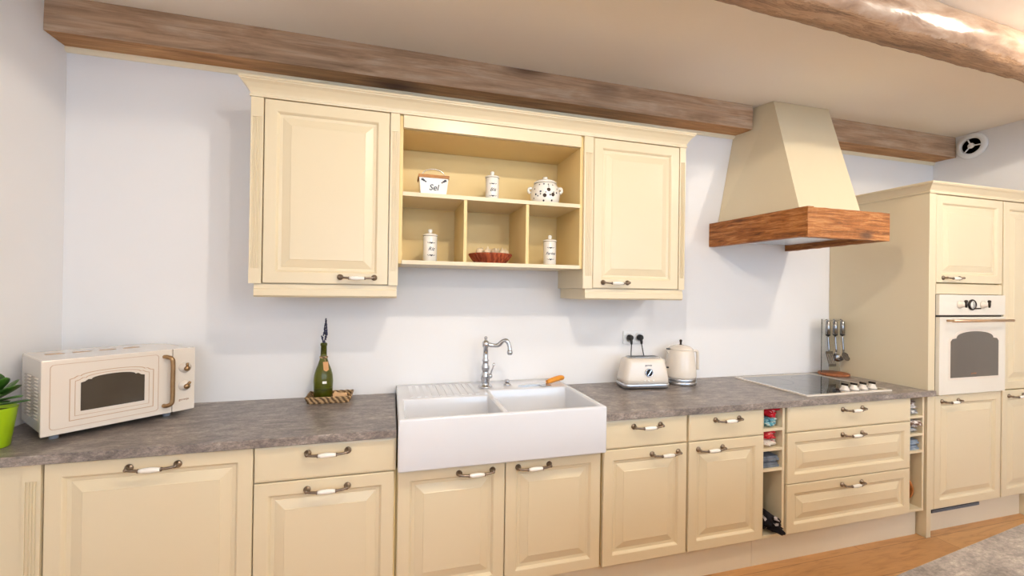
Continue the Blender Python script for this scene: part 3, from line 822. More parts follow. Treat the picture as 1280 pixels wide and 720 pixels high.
# ------------------------------------------------------------------ utensil stand
UXc, UYc = 3.032, .505
t = thing('utensil_stand', 'clear glass utensil stand on a round reddish wooden base beside the hob', 'stand', (UXc, UYc, ZT+.0005))
bm = BM(); lathe(bm, [(.092, 0), (.094, .004), (.092, .016), (.088, .018), (0, .018)], (UXc, UYc, ZT+.0005), 40); obj('base', bm, 'board', t)
bm = BM(); box(bm, UXc-.088, UXc+.088, UYc+.02, UYc+.026, ZT+.0187, 1.300); bevel(bm, .0015, 1); obj('glass_panel', bm, 'clear_glass', t)
bm = BM(); tube(bm, [(UXc-.085, UYc+.012, 1.288), (UXc+.085, UYc+.012, 1.288)], .0025, 8); obj('hanging_rail', bm, 'chrome', t)
def utensil(name, label, dx, kind):
    x, y = UXc+dx, UYc-.006
    t = thing(name, label, 'utensil', (x, y, 1.286), 0, 'steel utensils on the glass stand')
    bm = BM(); tube(bm, [(x, y+.018, 1.294), (x, y+.009, 1.297), (x, y, 1.288)], .003, 8); lathe(bm, [(.005, 0), (.0135, -.006), (.0150, -.05), (.0150, -.098), (.011, -.104), (0, -.105)], (x, y, 1.288), 14); obj('grip', bm, 'utensil_steel', t)
    bm = BM(); lathe(bm, [(.0153, -.094), (.0153, -.099), (.0125, -.106)], (x, y, 1.288), 14); obj('collar', bm, 'black_plastic', t)
    bm = BM(); tube(bm, curve_pts([(x, y, 1.182), (x, y-.004, 1.13), (x, y-.010, 1.070)], 4), .0060, 10); obj('shaft', bm, 'utensil_steel', t)
    bm = BM(); c = Vector((x, y-.026, 1.034))
    if kind == 0:        # slotted turner
        for k in range(5):
            a = -.030+.0135*k; hexa(bm, [(x+a*1.05, y-.034, .985), (x+a*1.05+.0065, y-.034, .985), (x+a*1.05+.0065, y-.031, .985), (x+a*1.05, y-.031, .985), (x+a, y-.012, 1.060), (x+a+.0065, y-.012, 1.060), (x+a+.0065, y-.009, 1.060), (x+a, y-.009, 1.060)])
        box(bm, x-.031, x+.031, y-.014, y-.008, 1.056, 1.074); box(bm, x-.032, x+.032, y-.037, y-.031, .970, .987)
    elif kind == 1:      # ladle
        lathe(bm, [(.0, -.034), (.018, -.030), (.029, -.016), (.0335, 0), (.0315, .001), (.027, -.014), (.016, -.026), (0, -.030)], c, 28)
        bmesh.ops.rotate(bm, verts=bm.verts[:], cent=c, matrix=Matrix.Rotation(R(38), 3, 'X'))
        tube(bm, [(x, y-.009, 1.072), (x, y-.004, 1.05), (x, y-.002, 1.040)], .005, 8)
    else:                # skimmer
        lathe(bm, [(0, -.010), (.020, -.008), (.0325, 0), (.0315, .002), (.019, -.005), (0, -.007)], c, 28)
        for q in range(9):
            lathe(bm, [(.0, -.0062), (.003, -.0060), (.0, -.0045)], c+Vector((.014*cos(q*.7), .014*sin(q*.7), 0)), 8)
        bmesh.ops.rotate(bm, verts=bm.verts[:], cent=c, matrix=Matrix.Rotation(R(62), 3, 'X'))
        tube(bm, [(x, y-.009, 1.072), (x, y-.010, 1.058)], .005, 8)
    obj('head', bm, 'head_steel', t)
utensil('slotted_turner', 'steel slotted turner, leftmost hanging on the glass stand', -.066, 0)
utensil('soup_ladle', 'steel ladle hanging in the middle of the glass stand', .002, 1)
utensil('skimmer', 'steel flat skimmer, rightmost hanging on the glass stand', .070, 2)

# ------------------------------------------------------------------ tall cabinets
TX0 = 3.130; TD0, TD1 = 3.194, 3.816
TZ1 = 2.106
t = thing('tall_oven_cabinet', 'tall cream cabinet housing the built-in oven at the right', 'cabinet', (3.47, .3, 0), 0, 'tall cream cabinets')
bm = BM(); box(bm, TX0, TX0+.037, .0, YW-.002, .0005, TZ1); bevel(bm, .0015, 1); obj('side_panel', bm, 'cream', t)
bm = BM(); box(bm, TX0+.0375, TD0-.002, .002, .04, ZP, TZ1); obj('filler_strip', bm, 'cream', t)
bm = BM(); box(bm, TX0+.0375, TD1+.005, .0415, YW-.002, ZP, .862); obj('lower_body', bm, 'cream_in', t)
bm = BM(); box(bm, TX0+.0375, TD1+.005, .0415, YW-.002, 1.4895, TZ1); obj('upper_body', bm, 'cream_in', t)
front('door', t, TD0, TD1, ZP-.004, .865, PANEL, 3.328, .826); front('door', t, TD0, TD1, 1.558, TZ1-.001, PANEL, 3.328, 1.590)
bm = BM(); box(bm, TD0+.002, TD1-.002, .001, .02, 1.490, 1.553); bevel(bm, .002, 1); obj('cover_strip', bm, 'cream', t)

t = thing('tall_cabinet', 'tall cream cabinet right of the oven, cut off by the right edge', 'cabinet', (4.02, .3, 0), 0, 'tall cream cabinets')
bm = BM(); box(bm, TD1+.0065, 4.16, .0215, YW-.002, ZP, TZ1); obj('body', bm, 'cream_in', t)
front('door', t, 3.828, 4.225, ZP-.004, .865, PANEL, 3.964, .826); front('door', t, 3.828, 4.225, .868, TZ1-.001, PANEL)
bm = BM(); box(bm, 4.122, 4.16, .0, .30, .0005, ZP-.005); obj('foot', bm, 'cream', t)

bm = BM(); sweep(bm, [(TX0, YW-.003), (TX0, 0), (XR-.002, 0)], cornice_profile(TZ1+.001, .064, .040))
o = obj('cornice', bm, 'cream', loc=(3.7, .3, TZ1)); tag(o, 'cream cornice on top of the tall cabinets at the right', 'cornice', 'cabinet cornices')

# oven
t = thing('built_in_oven', 'ivory retro oven with arched window built into the tall cabinet', 'oven', (3.505, .3, .87))
bm = BM(); box(bm, TD0+.004, TD1-.004, .003, .50, .868, 1.487); obj('body', bm, 'black_metal', t)
bm = BM(); box(bm, TD0+.003, TD1-.003, -.016, .0025, 1.360, 1.486); bevel(bm, .002, 1); cp = obj('control_panel', bm, 'oven_enamel', t)
def oven_outline(w, z0, z1, zs, x, n=20, step=.02):
    """arched window: straight sides, small shoulders, shallow arch"""
    pts = [(x-w/2, z0), (x+w/2, z0), (x+w/2, zs), (x+w/2-.016, zs+.016), (x+w/2-step*2.6, zs+.020)]
    h = z1-(zs+.020); ww = w/2-step*2.6
    for k in range(1, n):
        a = pi*k/n; pts.append((x+ww*cos(a), zs+.020+h*sin(a)**.85))
    pts += [(x-w/2+step*2.6, zs+.020), (x-w/2+.016, zs+.016), (x-w/2, zs)]
    return pts
bm = BM(); box(bm, TD0+.003, TD1-.003, -.018, .0025, .870, 1.347); bevel(bm, .003, 2); od = obj('oven_door', bm, 'oven_enamel', t)
ocx = 3.517
bm = BM(); prism(bm, oven_outline(.475, .958, 1.272, 1.205, ocx), 'y', -.0195, -.0182); obj('window_bevel', bm, 'appliance', od)
bm = BM(); prism(bm, oven_outline(.446, .972, 1.258, 1.196, ocx), 'y', -.0212, -.0197); obj('window_glass', bm, 'smoked_glass', od)
bm = text_bm('gorenje', .016, .0003, 0); bmesh.ops.translate(bm, verts=bm.verts[:], vec=(3.505, -.0216, .995)); obj('lettering', bm, 'brown_ink', od)
bm = BM()
tube(bm, [(3.235, -.062, 1.327), (3.80, -.062, 1.327)], .0085, 14)
for x in (3.262, 3.775): tube(bm, [(x, -.0185, 1.327), (x, -.062, 1.327)], .006, 10)
obj('handle', bm, 'copper', od)
for x in (3.376, 3.592):
    bm = BM(); lathe(bm, [(.024, -.0165), (.024, -.020), (.020, -.024), (.015, -.036), (.014, -.045), (0, -.046)], (x, 0, 1.424), 24, 'y'); k = obj('knob', bm, 'appliance', cp)
    bm = BM(); tube(bm, [(x, -.049, 1.424-.017), (x, -.049, 1.424), (x, -.049, 1.424+.024)], [.0045, .007, .0065], 10); lathe(bm, [(0, -.009), (.008, -.005), (.009, 0), (.008, .006), (0, .009)], (x, -.049, 1.424+.022), 12, 'y'); obj('knob_lever', bm, 'black_metal', cp)
bm = BM(); lathe(bm, [(.033, -.0165), (.035, -.022), (.030, -.028), (.026, -.027), (.0264, -.0168)], (3.486, 0, 1.424), 32, 'y'); obj('clock_bezel', bm, 'black_metal', cp)
bm = BM(); lathe(bm, [(.0262, -.0165), (.0262, -.0235), (0, -.0235)], (3.486, 0, 1.424), 32, 'y'); obj('clock_face', bm, 'porcelain', cp)
bm = BM(); box(bm, 3.4852, 3.4868, -.0242, -.0237, 1.424, 1.443); box(bm, 3.486, 3.499, -.0242, -.0237, 1.4232, 1.4248); obj('clock_hands', bm, 'black_metal', cp)
bm = BM(); tube(bm, [(3.498, -.018, 1.400), (3.528, -.040, 1.402)], .0045, 8); obj('clock_stem', bm, 'black_metal', cp)

# round vent on the right wall
t = thing('wall_vent', 'round white ventilation valve on the right wall beside the beam end', 'vent', (XR, .376, 2.627))
vy, vz, vx = .376, 2.627, XR-.001
bm = BM(); lathe(bm, [(.095, 0), (.097, -.006), (.090, -.016), (.066, -.022), (.060, -.018), (.058, -.004), (.058, -.001)], (vx, vy, vz), 44, 'x'); obj('rim', bm, 'white_plastic', t)
bm = BM(); lathe(bm, [(.057, -.003), (0, -.003)], (vx, vy, vz), 32, 'x'); obj('dark_opening', bm, 'vent_dark', t)
bm = BM(); lathe(bm, [(.020, -.006), (.021, -.014), (.014, -.020), (.006, -.022), (0, -.020)], (vx, vy, vz), 24, 'x'); obj('hub', bm, 'white_plastic', t)
for a in (R(70), R(185), R(310)):
    bm = BM(); tube(bm, [(vx-.012, vy+.018*cos(a), vz+.018*sin(a)), (vx-.014, vy+.062*cos(a), vz+.062*sin(a))], .005, 8); obj('spoke', bm, 'white_plastic', t)

# ------------------------------------------------------------------ microwave
mang = R(42.71); FL = (-1.2322, .0946, ZT+.0005)
t = thing('microwave_oven', 'cream retro microwave with bronze handle in the left corner of the worktop', 'microwave', FL, mang)
W, H0, H1 = .4795, .023, .298
DY = .34
ca, sa = cos(mang), sin(mang)
def tolocal(x, y): dx, dy = x-FL[0], y-FL[1]; return (dx*ca+dy*sa, -dx*sa+dy*ca)
p1, p2 = tolocal(-1.062, .615), tolocal(-1.17, .615)
plan = [(.006, .020), (W-.006, .020), (W-.006, p1[1]), (p2[0], min(DY, p2[1])), (.012, DY)]
bm = BM(); prism(bm, plan, 'z', H0+.004, H1-.002); bevel(bm, .006, 2); obj('body', bm, 'appliance', t, True)
bm = BM()
for k in range(13):
    z = .225-.0125*k
    for y0, y1 in ((.07, .15), (.17, .25)):
        tube(bm, [(.0055, y0+.006*(k % 2), z), (.0052, y1, z)], .0026, 6)
obj('side_louvres', bm, 'appliance', t, True)
bm = BM()
for x in (.075, .155, .235, .315):
    pts = [(x-.028, .20), (x+.028, .20), (x+.022, .225), (x-.022, .225)]
    prism(bm, pts, 'z', H1-.0018, H1-.0008)
obj('top_vents', bm, 'pale_print', t, True)
SPL = .395
def rrect(x0, x1, z0, z1, r, n=5):
    pts = []
    for cx, cz, a0 in ((x1-r, z1-r, 0), (x0+r, z1-r, 90), (x0+r, z0+r, 180), (x1-r, z0+r, 270)):
        for k in range(n+1):
            a = R(a0+90*k/n); pts.append((cx+r*cos(a), cz+r*sin(a)))
    return pts
bm = BM(); prism(bm, [(0, H0), (SPL-.001, H0), (SPL-.001, H1), (0, H1)], 'y', 0, .0195); bevel(bm, .003, 2); md = obj('door', bm, 'appliance', t, True)
bm = BM(); prism(bm, [(SPL+.001, H0), (W, H0), (W, H1), (SPL+.001, H1)], 'y', 0, .0195); bevel(bm, .003, 2); mp = obj('control_panel', bm, 'appliance', t, True)
def mw_outline(x0, x1, z0, zs, z1, n=16, s=.016):
    cx = (x0+x1)/2
    pts = [(x0, z0), (x1, z0), (x1, zs), (x1-s*.7, zs+.003), (x1-s*1.3, zs+.010)]
    ww = (x1-x0)/2-s*1.9
    pts.append((x1-s*1.9, zs+.009))
    for k in range(1, n): pts.append((cx+ww*cos(pi*k/n), zs+.009+(z1-zs-.009)*sin(pi*k/n)**.9))
    pts += [(x0+s*1.9, zs+.009), (x0+s*1.3, zs+.010), (x0+s*.7, zs+.003), (x0, zs)]
    return pts
ZO = H0
def ring(bm, out, inn, y0, y1):
    n = len(out)
    A = [[bm.verts.new((p[0], y, p[1])) for p in P] for P in (out, inn) for y in (y0, y1)]
    o0, o1, i0, i1 = A
    for k in range(n):
        j = (k+1) % n
        bm.faces.new((o0[k], o0[j], i0[j], i0[k])); bm.faces.new((o1[k], o0[k], o0[j], o1[j])); bm.faces.new((i0[k], i0[j], i1[j], i1[k]))
    bmesh.ops.recalc_face_normals(bm, faces=bm.faces[:])
bm = BM(); ring(bm, mw_outline(.073, .328, ZO+.042, ZO+.199, ZO+.222), mw_outline(.0755, .3255, ZO+.0445, ZO+.197, ZO+.2195), -.0012, -.0001)
ring(bm, mw_outline(.088, .313, ZO+.058, ZO+.190, ZO+.212), mw_outline(.0895, .3115, ZO+.0595, ZO+.188, ZO+.210), -.0012, -.0001)
ring(bm, rrect(.022, .345, ZO+.020, ZO+.258, .012), rrect(.0235, .3435, ZO+.0215, ZO+.2565, .0115), -.0012, -.0001)
obj('printed_outline', bm, 'pale_print', md, True)
bm = BM(); prism(bm, mw_outline(.104, .297, ZO+.074, ZO+.181, ZO+.203), 'y', -.0018, -.0001); obj('window_glass', bm, 'smoked_glass', md, True)
bm = BM(); hx = .376
tube(bm, curve_pts([(hx-.012, -.001, ZO+.246), (hx-.008, -.016, ZO+.246), (hx+.004, -.030, ZO+.238), (hx+.008, -.032, ZO+.215), (hx+.008, -.032, ZO+.14), (hx+.008, -.032, ZO+.068), (hx+.004, -.030, ZO+.045), (hx-.008, -.016, ZO+.036), (hx-.012, -.001, ZO+.036)], 5), .0085, 14)
obj('handle', bm, 'bronze', md, True)
for z in (ZO+.190, ZO+.111):
    bm = BM(); lathe(bm, [(.0235, -.0002), (.0235, -.003), (.017, -.007), (.014, -.015), (0, -.016)], (.440, 0, z), 24, 'y'); obj('knob', bm, 'appliance', mp, True)
    bm = BM(); lathe(bm, [(.0105, -.0162), (.012, -.021), (.009, -.028), (0, -.029)], (.441, 0, z-.003), 18, 'y')
    d = Vector((.0, 0, 1)) if z > ZO+.15 else Vector((.6, 0, .75))
    tube(bm, [Vector((.441, -.022, z)), Vector((.441, -.022, z))+d*.016, Vector((.441, -.022, z))+d*.021], [.0045, .006, .005], 10); obj('knob_lever', bm, 'bronze', mp, True)
bm = text_bm('gorenje', .0125, .0003, 0); bmesh.ops.translate(bm, verts=bm.verts[:], vec=(.438, -.0004, ZO+.049)); obj('lettering', bm, 'brown_ink', mp, True)
for x, y in ((.045, .05), (.392, .05), (.06, .28), (.28, .28)):
    bm = BM(); lathe(bm, [(.012, 0), (.014, .003), (.014, .0265), (0, .0265)], (x, y, 0), 16); obj('foot', bm, 'grey_rubber', t, True)

# ------------------------------------------------------------------ potted plant at the left edge
px, py = -1.372, .098
t = thing('potted_plant', 'small succulent in a lime green pot at the left edge of the worktop', 'plant', (px, py, ZT+.0005))
bm = BM(); lathe(bm, [(.044, 0), (.047, .003), (.064, .134), (.066, .138), (.063, .140), (.060, .137), (.056, .118), (0, .118)], (0,0,0), 36); obj('pot', bm, 'lime_pot', t, True)
bm = BM(); lathe(bm, [(.0555, .1185), (.055, .124), (.03, .127), (0, .126)], (0,0,0), 24); obj('soil', bm, 'soil', t, True)
def leaf(name, base, d, length, width, thick, droop):
    bm = BM(); n = 10; d = Vector(d).normalized(); s = d.cross(Vector((0,0,1))).normalized() if abs(d.z) < .95 else Vector((1,0,0)); up = s.cross(d).normalized()
    rings = []
    for i in range(n+1):
        u = i/n; w = width*(sin(pi*min(1, u*.97+.03))**.6)*(.55+.5*u) if u < 1 else .0005; w = max(w, .0012)
        c = Vector(base)+d*(length*u)-Vector((0,0,droop*u*u))
        rg = []
        for k in range(8):
            a = 2*pi*k/8; rg.append(bm.verts.new(c+s*(w*cos(a))+up*(thick*sin(a)*min(1, w/width+.2)-.25*w*abs(cos(a))*-.4)))
        rings.append(rg)
    for A, C in zip(rings, rings[1:]):
        for k in range(8): bm.faces.new((A[k], A[(k+1)%8], C[(k+1)%8], C[k])).smooth = True
    bm.faces.new(rings[0][::-1]); bm.faces.new(rings[-1]); bmesh.ops.recalc_face_normals(bm, faces=bm.faces[:])
    return bm
leaves = [((.01,0,.150),(.75,-.25,.62),.088,.036,.004,.008), ((.0,0,.140),(.95,-.25,.36),.094,.031,.004,.014), ((.01,.0,.13),(.95,.1,.12),.080,.021,.004,.0), ((0,-.01,.15),(.45,-.75,.5),.078,.034,.004,.012), ((-.01,0,.15),(.2,-.5,.9),.084,.034,.004,.004), ((0,0,.15),(-.5,-.3,.8),.070,.030,.004,0), ((0,0,.14),(-.5,-.6,.4),.07,.030,.004,.01), ((0,.01,.15),(.45,.45,.75),.076,.032,.004,.005), ((0,0,.14),(.8,-.55,.10),.076,.024,.0035,.0), ((0,0,.15),(0,.3,.95),.08,.028,.004,0), ((0,0,.165),(.5,-.15,.8),.072,.032,.004,.004), ((0,0,.15),(.6,-.6,.4),.080,.032,.004,.012)]
bm = BM()
for b, d, *_ in leaves: tube(bm, [(b[0]*.3, b[1]*.3, .122), Vector(b)+Vector((.006, 0, .018))+Vector(d).normalized()*.006], .0032, 6)
obj('stem', bm, 'leaf', t, True)
leaves = [((b[0]+.006, b[1], b[2]+.018), d, ln*1.12, w, th, dr) for b, d, ln, w, th, dr in leaves]
for b, d, ln, w, th, dr in leaves: obj('leaf', leaf('leaf', b, d, ln, w, th, dr), 'leaf', t, True)

# ------------------------------------------------------------------ tray with bottle
t = thing('wicker_tray', 'small rectangular woven tray on the worktop left of the sink', 'tray', (-.322, .520, ZT+.0005))
bm = BM(); hexa(bm, [(-.090,-.058,0),(.090,-.058,0),(.090,.058,0),(-.090,.058,0),(-.092,-.060,.006),(.092,-.060,.006),(.092,.060,.006),(-.092,.060,.006)]); obj('tray_base', bm, 'rush', t, True)
bm = BM()
for (a, b) in (((-.094,-.062),(.094,-.062)), ((.094,-.062),(.094,.062)), ((.094,.062),(-.094,.062)), ((-.094,.062),(-.094,-.062))):
    for k in range(4):
        z = .009+.0075*k; o_ = 1+.035*k
        tube(bm, [(a[0]*o_+(b[0]-a[0])*o_*i/14, a[1]*o_+(b[1]-a[1])*o_*i/14, z+.0012*(1 if (i+k) % 2 else -1)) for i in range(15)], .0046, 8)
obj('woven_rim', bm, 'rush', t, True)

bx, by = -.357, .530; zb_ = ZT+.0068
t = thing('wine_bottle', 'green wine bottle with a gift tag standing in the woven tray', 'bottle', (bx, by, zb_))
bm = BM(); lathe(bm, [(.036, 0), (.042, .004), (.0445, .02), (.0455, .06), (.0465, .095), (.044, .125), (.036, .155), (.026, .180), (.0185, .205), (.0150, .228), (.0145, .272), (.0165, .274), (.0165, .284), (.0135, .288), (.0105, .288), (.0105, .23)], (0,0,0), 36); obj('bottle_glass', bm, 'bottle_glass', t, True)
bm = BM(); lathe(bm, [(.034, .005), (.040, .010), (.0415, .055), (0, .055)], (0,0,0), 30); obj('dark_contents', bm, 'black_plastic', t, True)
bm = BM(); lathe(bm, [(.0175, .210), (.0205, .213), (.0205, .217), (.0170, .220)], (0,0,0), 20); tube(bm, [(.004, -.020, .215), (.010, -.026, .205), (.013, -.030, .195)], .0012, 6); obj('twine', bm, 'rush', t, True)
bm = BM(); prism(bm, [(-.012, 0), (.012, 0), (.012, -.042), (0, -.050), (-.012, -.042)], 'y', -.0006, .0006); bmesh.ops.rotate(bm, verts=bm.verts[:], cent=(0,0,0), matrix=Matrix.Rotation(R(-24), 3, 'X')); bmesh.ops.rotate(bm, verts=bm.verts[:], cent=(0,0,0), matrix=Matrix.Rotation(R(20), 3, 'Z')); bmesh.ops.translate(bm, verts=bm.verts[:], vec=(.013, -.030, .195)); obj('gift_tag', bm, 'kraft', t, True)
bm = BM(); prism(bm, [(-.010, -.006), (.010, -.006), (.010, .006), (-.010, .006)], 'y', -.0004, .0004); bmesh.ops.translate(bm, verts=bm.verts[:], vec=(.012, -.0462, .094)); obj('small_label', bm, 'white_plastic', t, True)

t = thing('lavender_sprig', 'dried dark lavender sprig standing in the neck of the wine bottle', 'sprig', (bx, by, zb_+.25))
bm = BM(); tube(bm, curve_pts([(0, 0, -.05+.03), (.002, 0, .04), (.006, -.002, .08), (.008, -.002, .155)], 5), .0013, 6); tube(bm, curve_pts([(.0, 0, -.02), (-.004, 0, .04), (-.008, 0, .07)], 4), .0012, 6); obj('stem', bm, 'stem', t, True)
bm = BM()
for i in range(70):
    u = random.random(); z = .075+.085*u; rr = .011*(1-u*.75); a = random.uniform(0, 2*pi); q = .0045*(1-.4*u)
    c = (.006+.003*u+rr*cos(a)*.8, -.002+rr*sin(a)*.8, z); lathe(bm, [(0, -q*1.4), (q*.8, -q*.4), (q*.7, q*.6), (0, q*1.6)], c, 6)
for i in range(24):
    u = random.random(); a = random.uniform(0, 2*pi); s = random.choice((-1, 1)); c = (s*.010*u+.004*cos(a), .004*sin(a), .040+.032*u); q = .0038
    lathe(bm, [(0, -q*1.4), (q*.8, -q*.4), (q*.7, q*.6), (0, q*1.6)], c, 6)
obj('flower_head', bm, 'lavender', t, True)

t = thing('wooden_block', 'pale wooden block lying in the woven tray beside the bottle', 'block', (-.272, .488, ZT+.0090), R(3))
bm = BM(); prism(bm, [(-.033, 0), (.033, 0), (.033, .032), (.027, .035), (.018, .032), (-.012, .038), (-.020, .045), (-.028, .041), (-.033, .032)], 'y', -.013, .013); bevel(bm, .003, 2); obj('block_body', bm, 'soap', t, True)

# ------------------------------------------------------------------ socket with two plugs
sxc, szc = 1.476, 1.183
t = thing('wall_socket', 'white double wall socket above the toaster', 'socket', (sxc, YW-.001, szc))
bm = BM(); prism(bm, rrect(sxc-.076, sxc+.076, szc-.041, szc+.041, .008), 'y', YW-.011, YW-.0012); bevel(bm, .002, 2); obj('frame', bm, 'white_plastic', t)
for s in (-1, 1):
    bm = BM(); lathe(bm, [(.030, -.0002), (.031, -.004), (.026, -.0045), (.0235, -.0015), (0, -.0015)], (sxc+s*.036, YW-.0112, szc), 28, 'y'); obj('outlet', bm, 'white_plastic', t)
def plug(label, x, end, mid):
    y0 = YW-.0165
    t = thing('power_plug', label, 'plug', (x, y0, szc), 0, 'black plugs in the wall socket')
    bm = BM(); lathe(bm, [(.019, 0), (.0195, -.010), (.018, -.022), (.013, -.030), (0, -.032)], (x, y0, szc), 20, 'y')
    tube(bm, curve_pts([(x, y0-.018, szc-.008), (x, y0-.026, szc-.022), (x+.001, y0-.026, szc-.040)], 4), [.011, .0105, .010, .009, .0085, .008, .0075, .007, .006], 12); obj('plug_body', bm, 'black_plastic', t)
    bm = BM(); tube(bm, curve_pts([(x+.001, y0-.026, szc-.038), mid, end], 8), .0032, 8); obj('cord', bm, 'black_plastic', t)
plug('left black plug in the double socket, its cord falling behind the toaster', sxc-.036, (1.462, .606, .915), (1.455, .606, 1.06))
plug('right black plug in the double socket, its cord slanting toward the kettle', sxc+.036, (1.580, .606, .912), (1.548, .606, 1.06))

# ------------------------------------------------------------------ toaster
tang = R(-7)
t = thing('toaster', 'cream retro toaster with round dial under the wall socket', 'toaster', (1.447, .462, ZT+.0005), tang)
def rprism(bm, secs, n=6):
    """stack of rounded rectangles: (half x, half y, radius, z)"""
    rings = []
    for hx, hy, r, z in secs: rings.append([bm.verts.new((p[0], p[1], z)) for p in rrect(-hx, hx, -hy, hy, r, n)])
    for A, C in zip(rings, rings[1:]):
        m = len(A)
        for k in range(m): bm.faces.new((A[k], A[(k+1)%m], C[(k+1)%m], C[k])).smooth = True
    bm.faces.new(rings[0][::-1]); bm.faces.new(rings[-1]); bmesh.ops.recalc_face_normals(bm, faces=bm.faces[:])
bm = BM(); rprism(bm, [(.140, .072, .035, .006), (.146, .078, .036, .010), (.147, .079, .036, .028), (.145, .077, .036, .032)]); obj('base_band', bm, 'silver_plastic', t, True)
bm = BM(); rprism(bm, [(.145, .077, .036, .0325), (.142, .075, .036, .060), (.134, .070, .034, .110), (.125, .064, .032, .155), (.121, .060, .030, .168), (.115, .054, .028, .175), (.105, .045, .022, .178)]); obj('body', bm, 'appliance', t, True)
bm = BM(); rprism(bm, [(.100, .034, .015, .1785), (.100, .034, .015, .183), (.097, .031, .014, .185)]); obj('slot_frame', bm, 'steel', t, True)
bm = BM()
for y in (-.016, .016): box(bm, -.086, .086, y-.009, y+.009, .1852, .1858)
obj('bread_slots', bm, 'black_plastic', t, True)
fy = lambda z: -(.077-(z-.0325)*.107)
def onf(bm, x, z):
    bmesh.ops.rotate(bm, verts=bm.verts[:], cent=(0,0,0), matrix=Matrix.Rotation(R(-6), 3, 'X')); bmesh.ops.translate(bm, verts=bm.verts[:], vec=(x, fy(z)-.0012, z))
bm = BM(); lathe(bm, [(.024, .001), (.025, -.006), (.022, -.010), (.019, -.008), (.018, -.006), (.018, .0005)], (0,0,0), 32, 'y'); onf(bm, .006, .098); obj('dial_ring', bm, 'chrome', t, True)
bm = BM(); lathe(bm, [(.0178, .0), (.0178, -.006), (0, -.0065)], (0,0,0), 28, 'y'); onf(bm, .006, .098); obj('dial_face', bm, 'black_plastic', t, True)
bm = BM(); box(bm, -.003, .003, -.012, -.0068, -.017, .017); bevel(bm, .001, 1); bmesh.ops.rotate(bm, verts=bm.verts[:], cent=(0,0,0), matrix=Matrix.Rotation(R(35), 3, 'Y')); onf(bm, .006, .098); obj('dial_pointer', bm, 'chrome', t, True)
for x in (-.022, .004, .034):
    bm = BM(); lathe(bm, [(.0055, .001), (.0055, -.002), (0, -.0025)], (0,0,0), 14, 'y'); onf(bm, x, .051); obj('button', bm, 'porcelain', t, True)
bm = text_bm('gorenje', .014, .0002, 0); onf(bm, .006, .141); obj('lettering', bm, 'ink', t, True)
bm = BM(); box(bm, .130, .166, -.010, .010, .112, .120); bevel(bm, .002, 1); obj('lever', bm, 'black_plastic', t, True)

# ------------------------------------------------------------------ kettle
t = thing('electric_kettle', 'cream electric kettle right of the toaster', 'kettle', (1.745, .500, ZT+.0005), R(-15))
bm = BM(); lathe(bm, [(.094, 0), (.096, .004), (.097, .016), (.094, .022), (0, .022)], (0,0,0), 40); obj('power_base', bm, 'steel', t, True)
bm = BM(); lathe(bm, [(.0935, .0225), (.0945, .026), (.0945, .036), (.0935, .040), (0, .040)], (0,0,0), 40); obj('steel_band', bm, 'silver_plastic', t, True)
bm = BM(); lathe(bm, [(.0938, .0405), (.0952, .055), (.094, .09), (.088, .14), (.082, .185), (.078, .208), (.075, .214), (0, .214)], (0,0,0), 48); obj('body', bm, 'appliance', t, True)
bm = BM(); lathe(bm, [(.0745, .2145), (.074, .219), (.062, .231), (.040, .240), (.018, .244), (0, .245)], (0,0,0), 40); kl = obj('lid', bm, 'appliance', t, True)
bm = BM(); lathe(bm, [(.009, .2435), (.006, .250), (.007, .262), (.009, .270), (.006, .276), (0, .277)], (0,0,0), 18); obj('lid_knob', bm, 'black_metal', kl, True)
bm = BM(); hexa(bm, [(-.092,-.008,.203),(-.074,-.020,.178),(-.074,.020,.178),(-.092,.008,.203),(-.094,-.011,.213),(-.066,-.024,.213),(-.066,.024,.213),(-.094,.011,.213)]); bevel(bm, .005, 2); obj('spout', bm, 'appliance', t, True)
bm = BM(); box(bm, -.088, -.030, -.016, .012, .2146, .2205); bevel(bm, .001, 1); obj('spout_filter', bm, 'black_plastic', t, True)
bm = BM(); pts = curve_pts([(.070, 0, .204), (.092, 0, .207), (.106, 0, .199), (.109, 0, .170), (.110, 0, .125), (.111, 0, .088)], 6)
tube(bm, pts, .0085, 12)
for v in bm.verts: v.co.y *= 1.25
obj('handle', bm, 'appliance', t, True)

# ------------------------------------------------------------------ contents of the narrow open shelves
def lump(x0, x1, y0, y1, z0, z1, seed, amp=.18, mats=('red_cloth',), split=None):
    """crumpled soft cloth: a subdivided rounded block folded by noise"""
    bm = BM(); bmesh.ops.create_icosphere(bm, subdivisions=4, radius=1)
    for v in bm.verts:
        p = v.co.copy(); m = max(abs(p.x), abs(p.y), abs(p.z)); q = p.lerp(p/m, .62)
        nz = noise.noise(p*1.9+Vector((seed, 0, 0)))+.55*noise.noise(p*4.3+Vector((0, seed, 0)))+.3*noise.noise(p*9+Vector((0,0,seed)))
        q *= 1+amp*nz
        v.co = q
    mn = [min(v.co[i] for v in bm.verts) for i in range(3)]; mx = [max(v.co[i] for v in bm.verts) for i in range(3)]
    T = ((x0, x1), (y0, y1), (z0, z1))
    for v in bm.verts: v.co = Vector([T[i][0]+(T[i][1]-T[i][0])*(v.co[i]-mn[i])/(mx[i]-mn[i]) for i in range(3)])
    for f in bm.faces: f.smooth = True
    return bm
def cloth_thing(name, label, cat, bmx, mat, group=None):
    c = [sum(v.co[i] for v in bmx.verts)/len(bmx.verts) for i in range(2)]; mz = min(v.co.z for v in bmx.verts)
    o = obj(name, bmx, mat, loc=(c[0], c[1], mz)); return tag(o, label, cat, group)
rx0, rx1 = B[5]+.010, B[6]-.012-.020
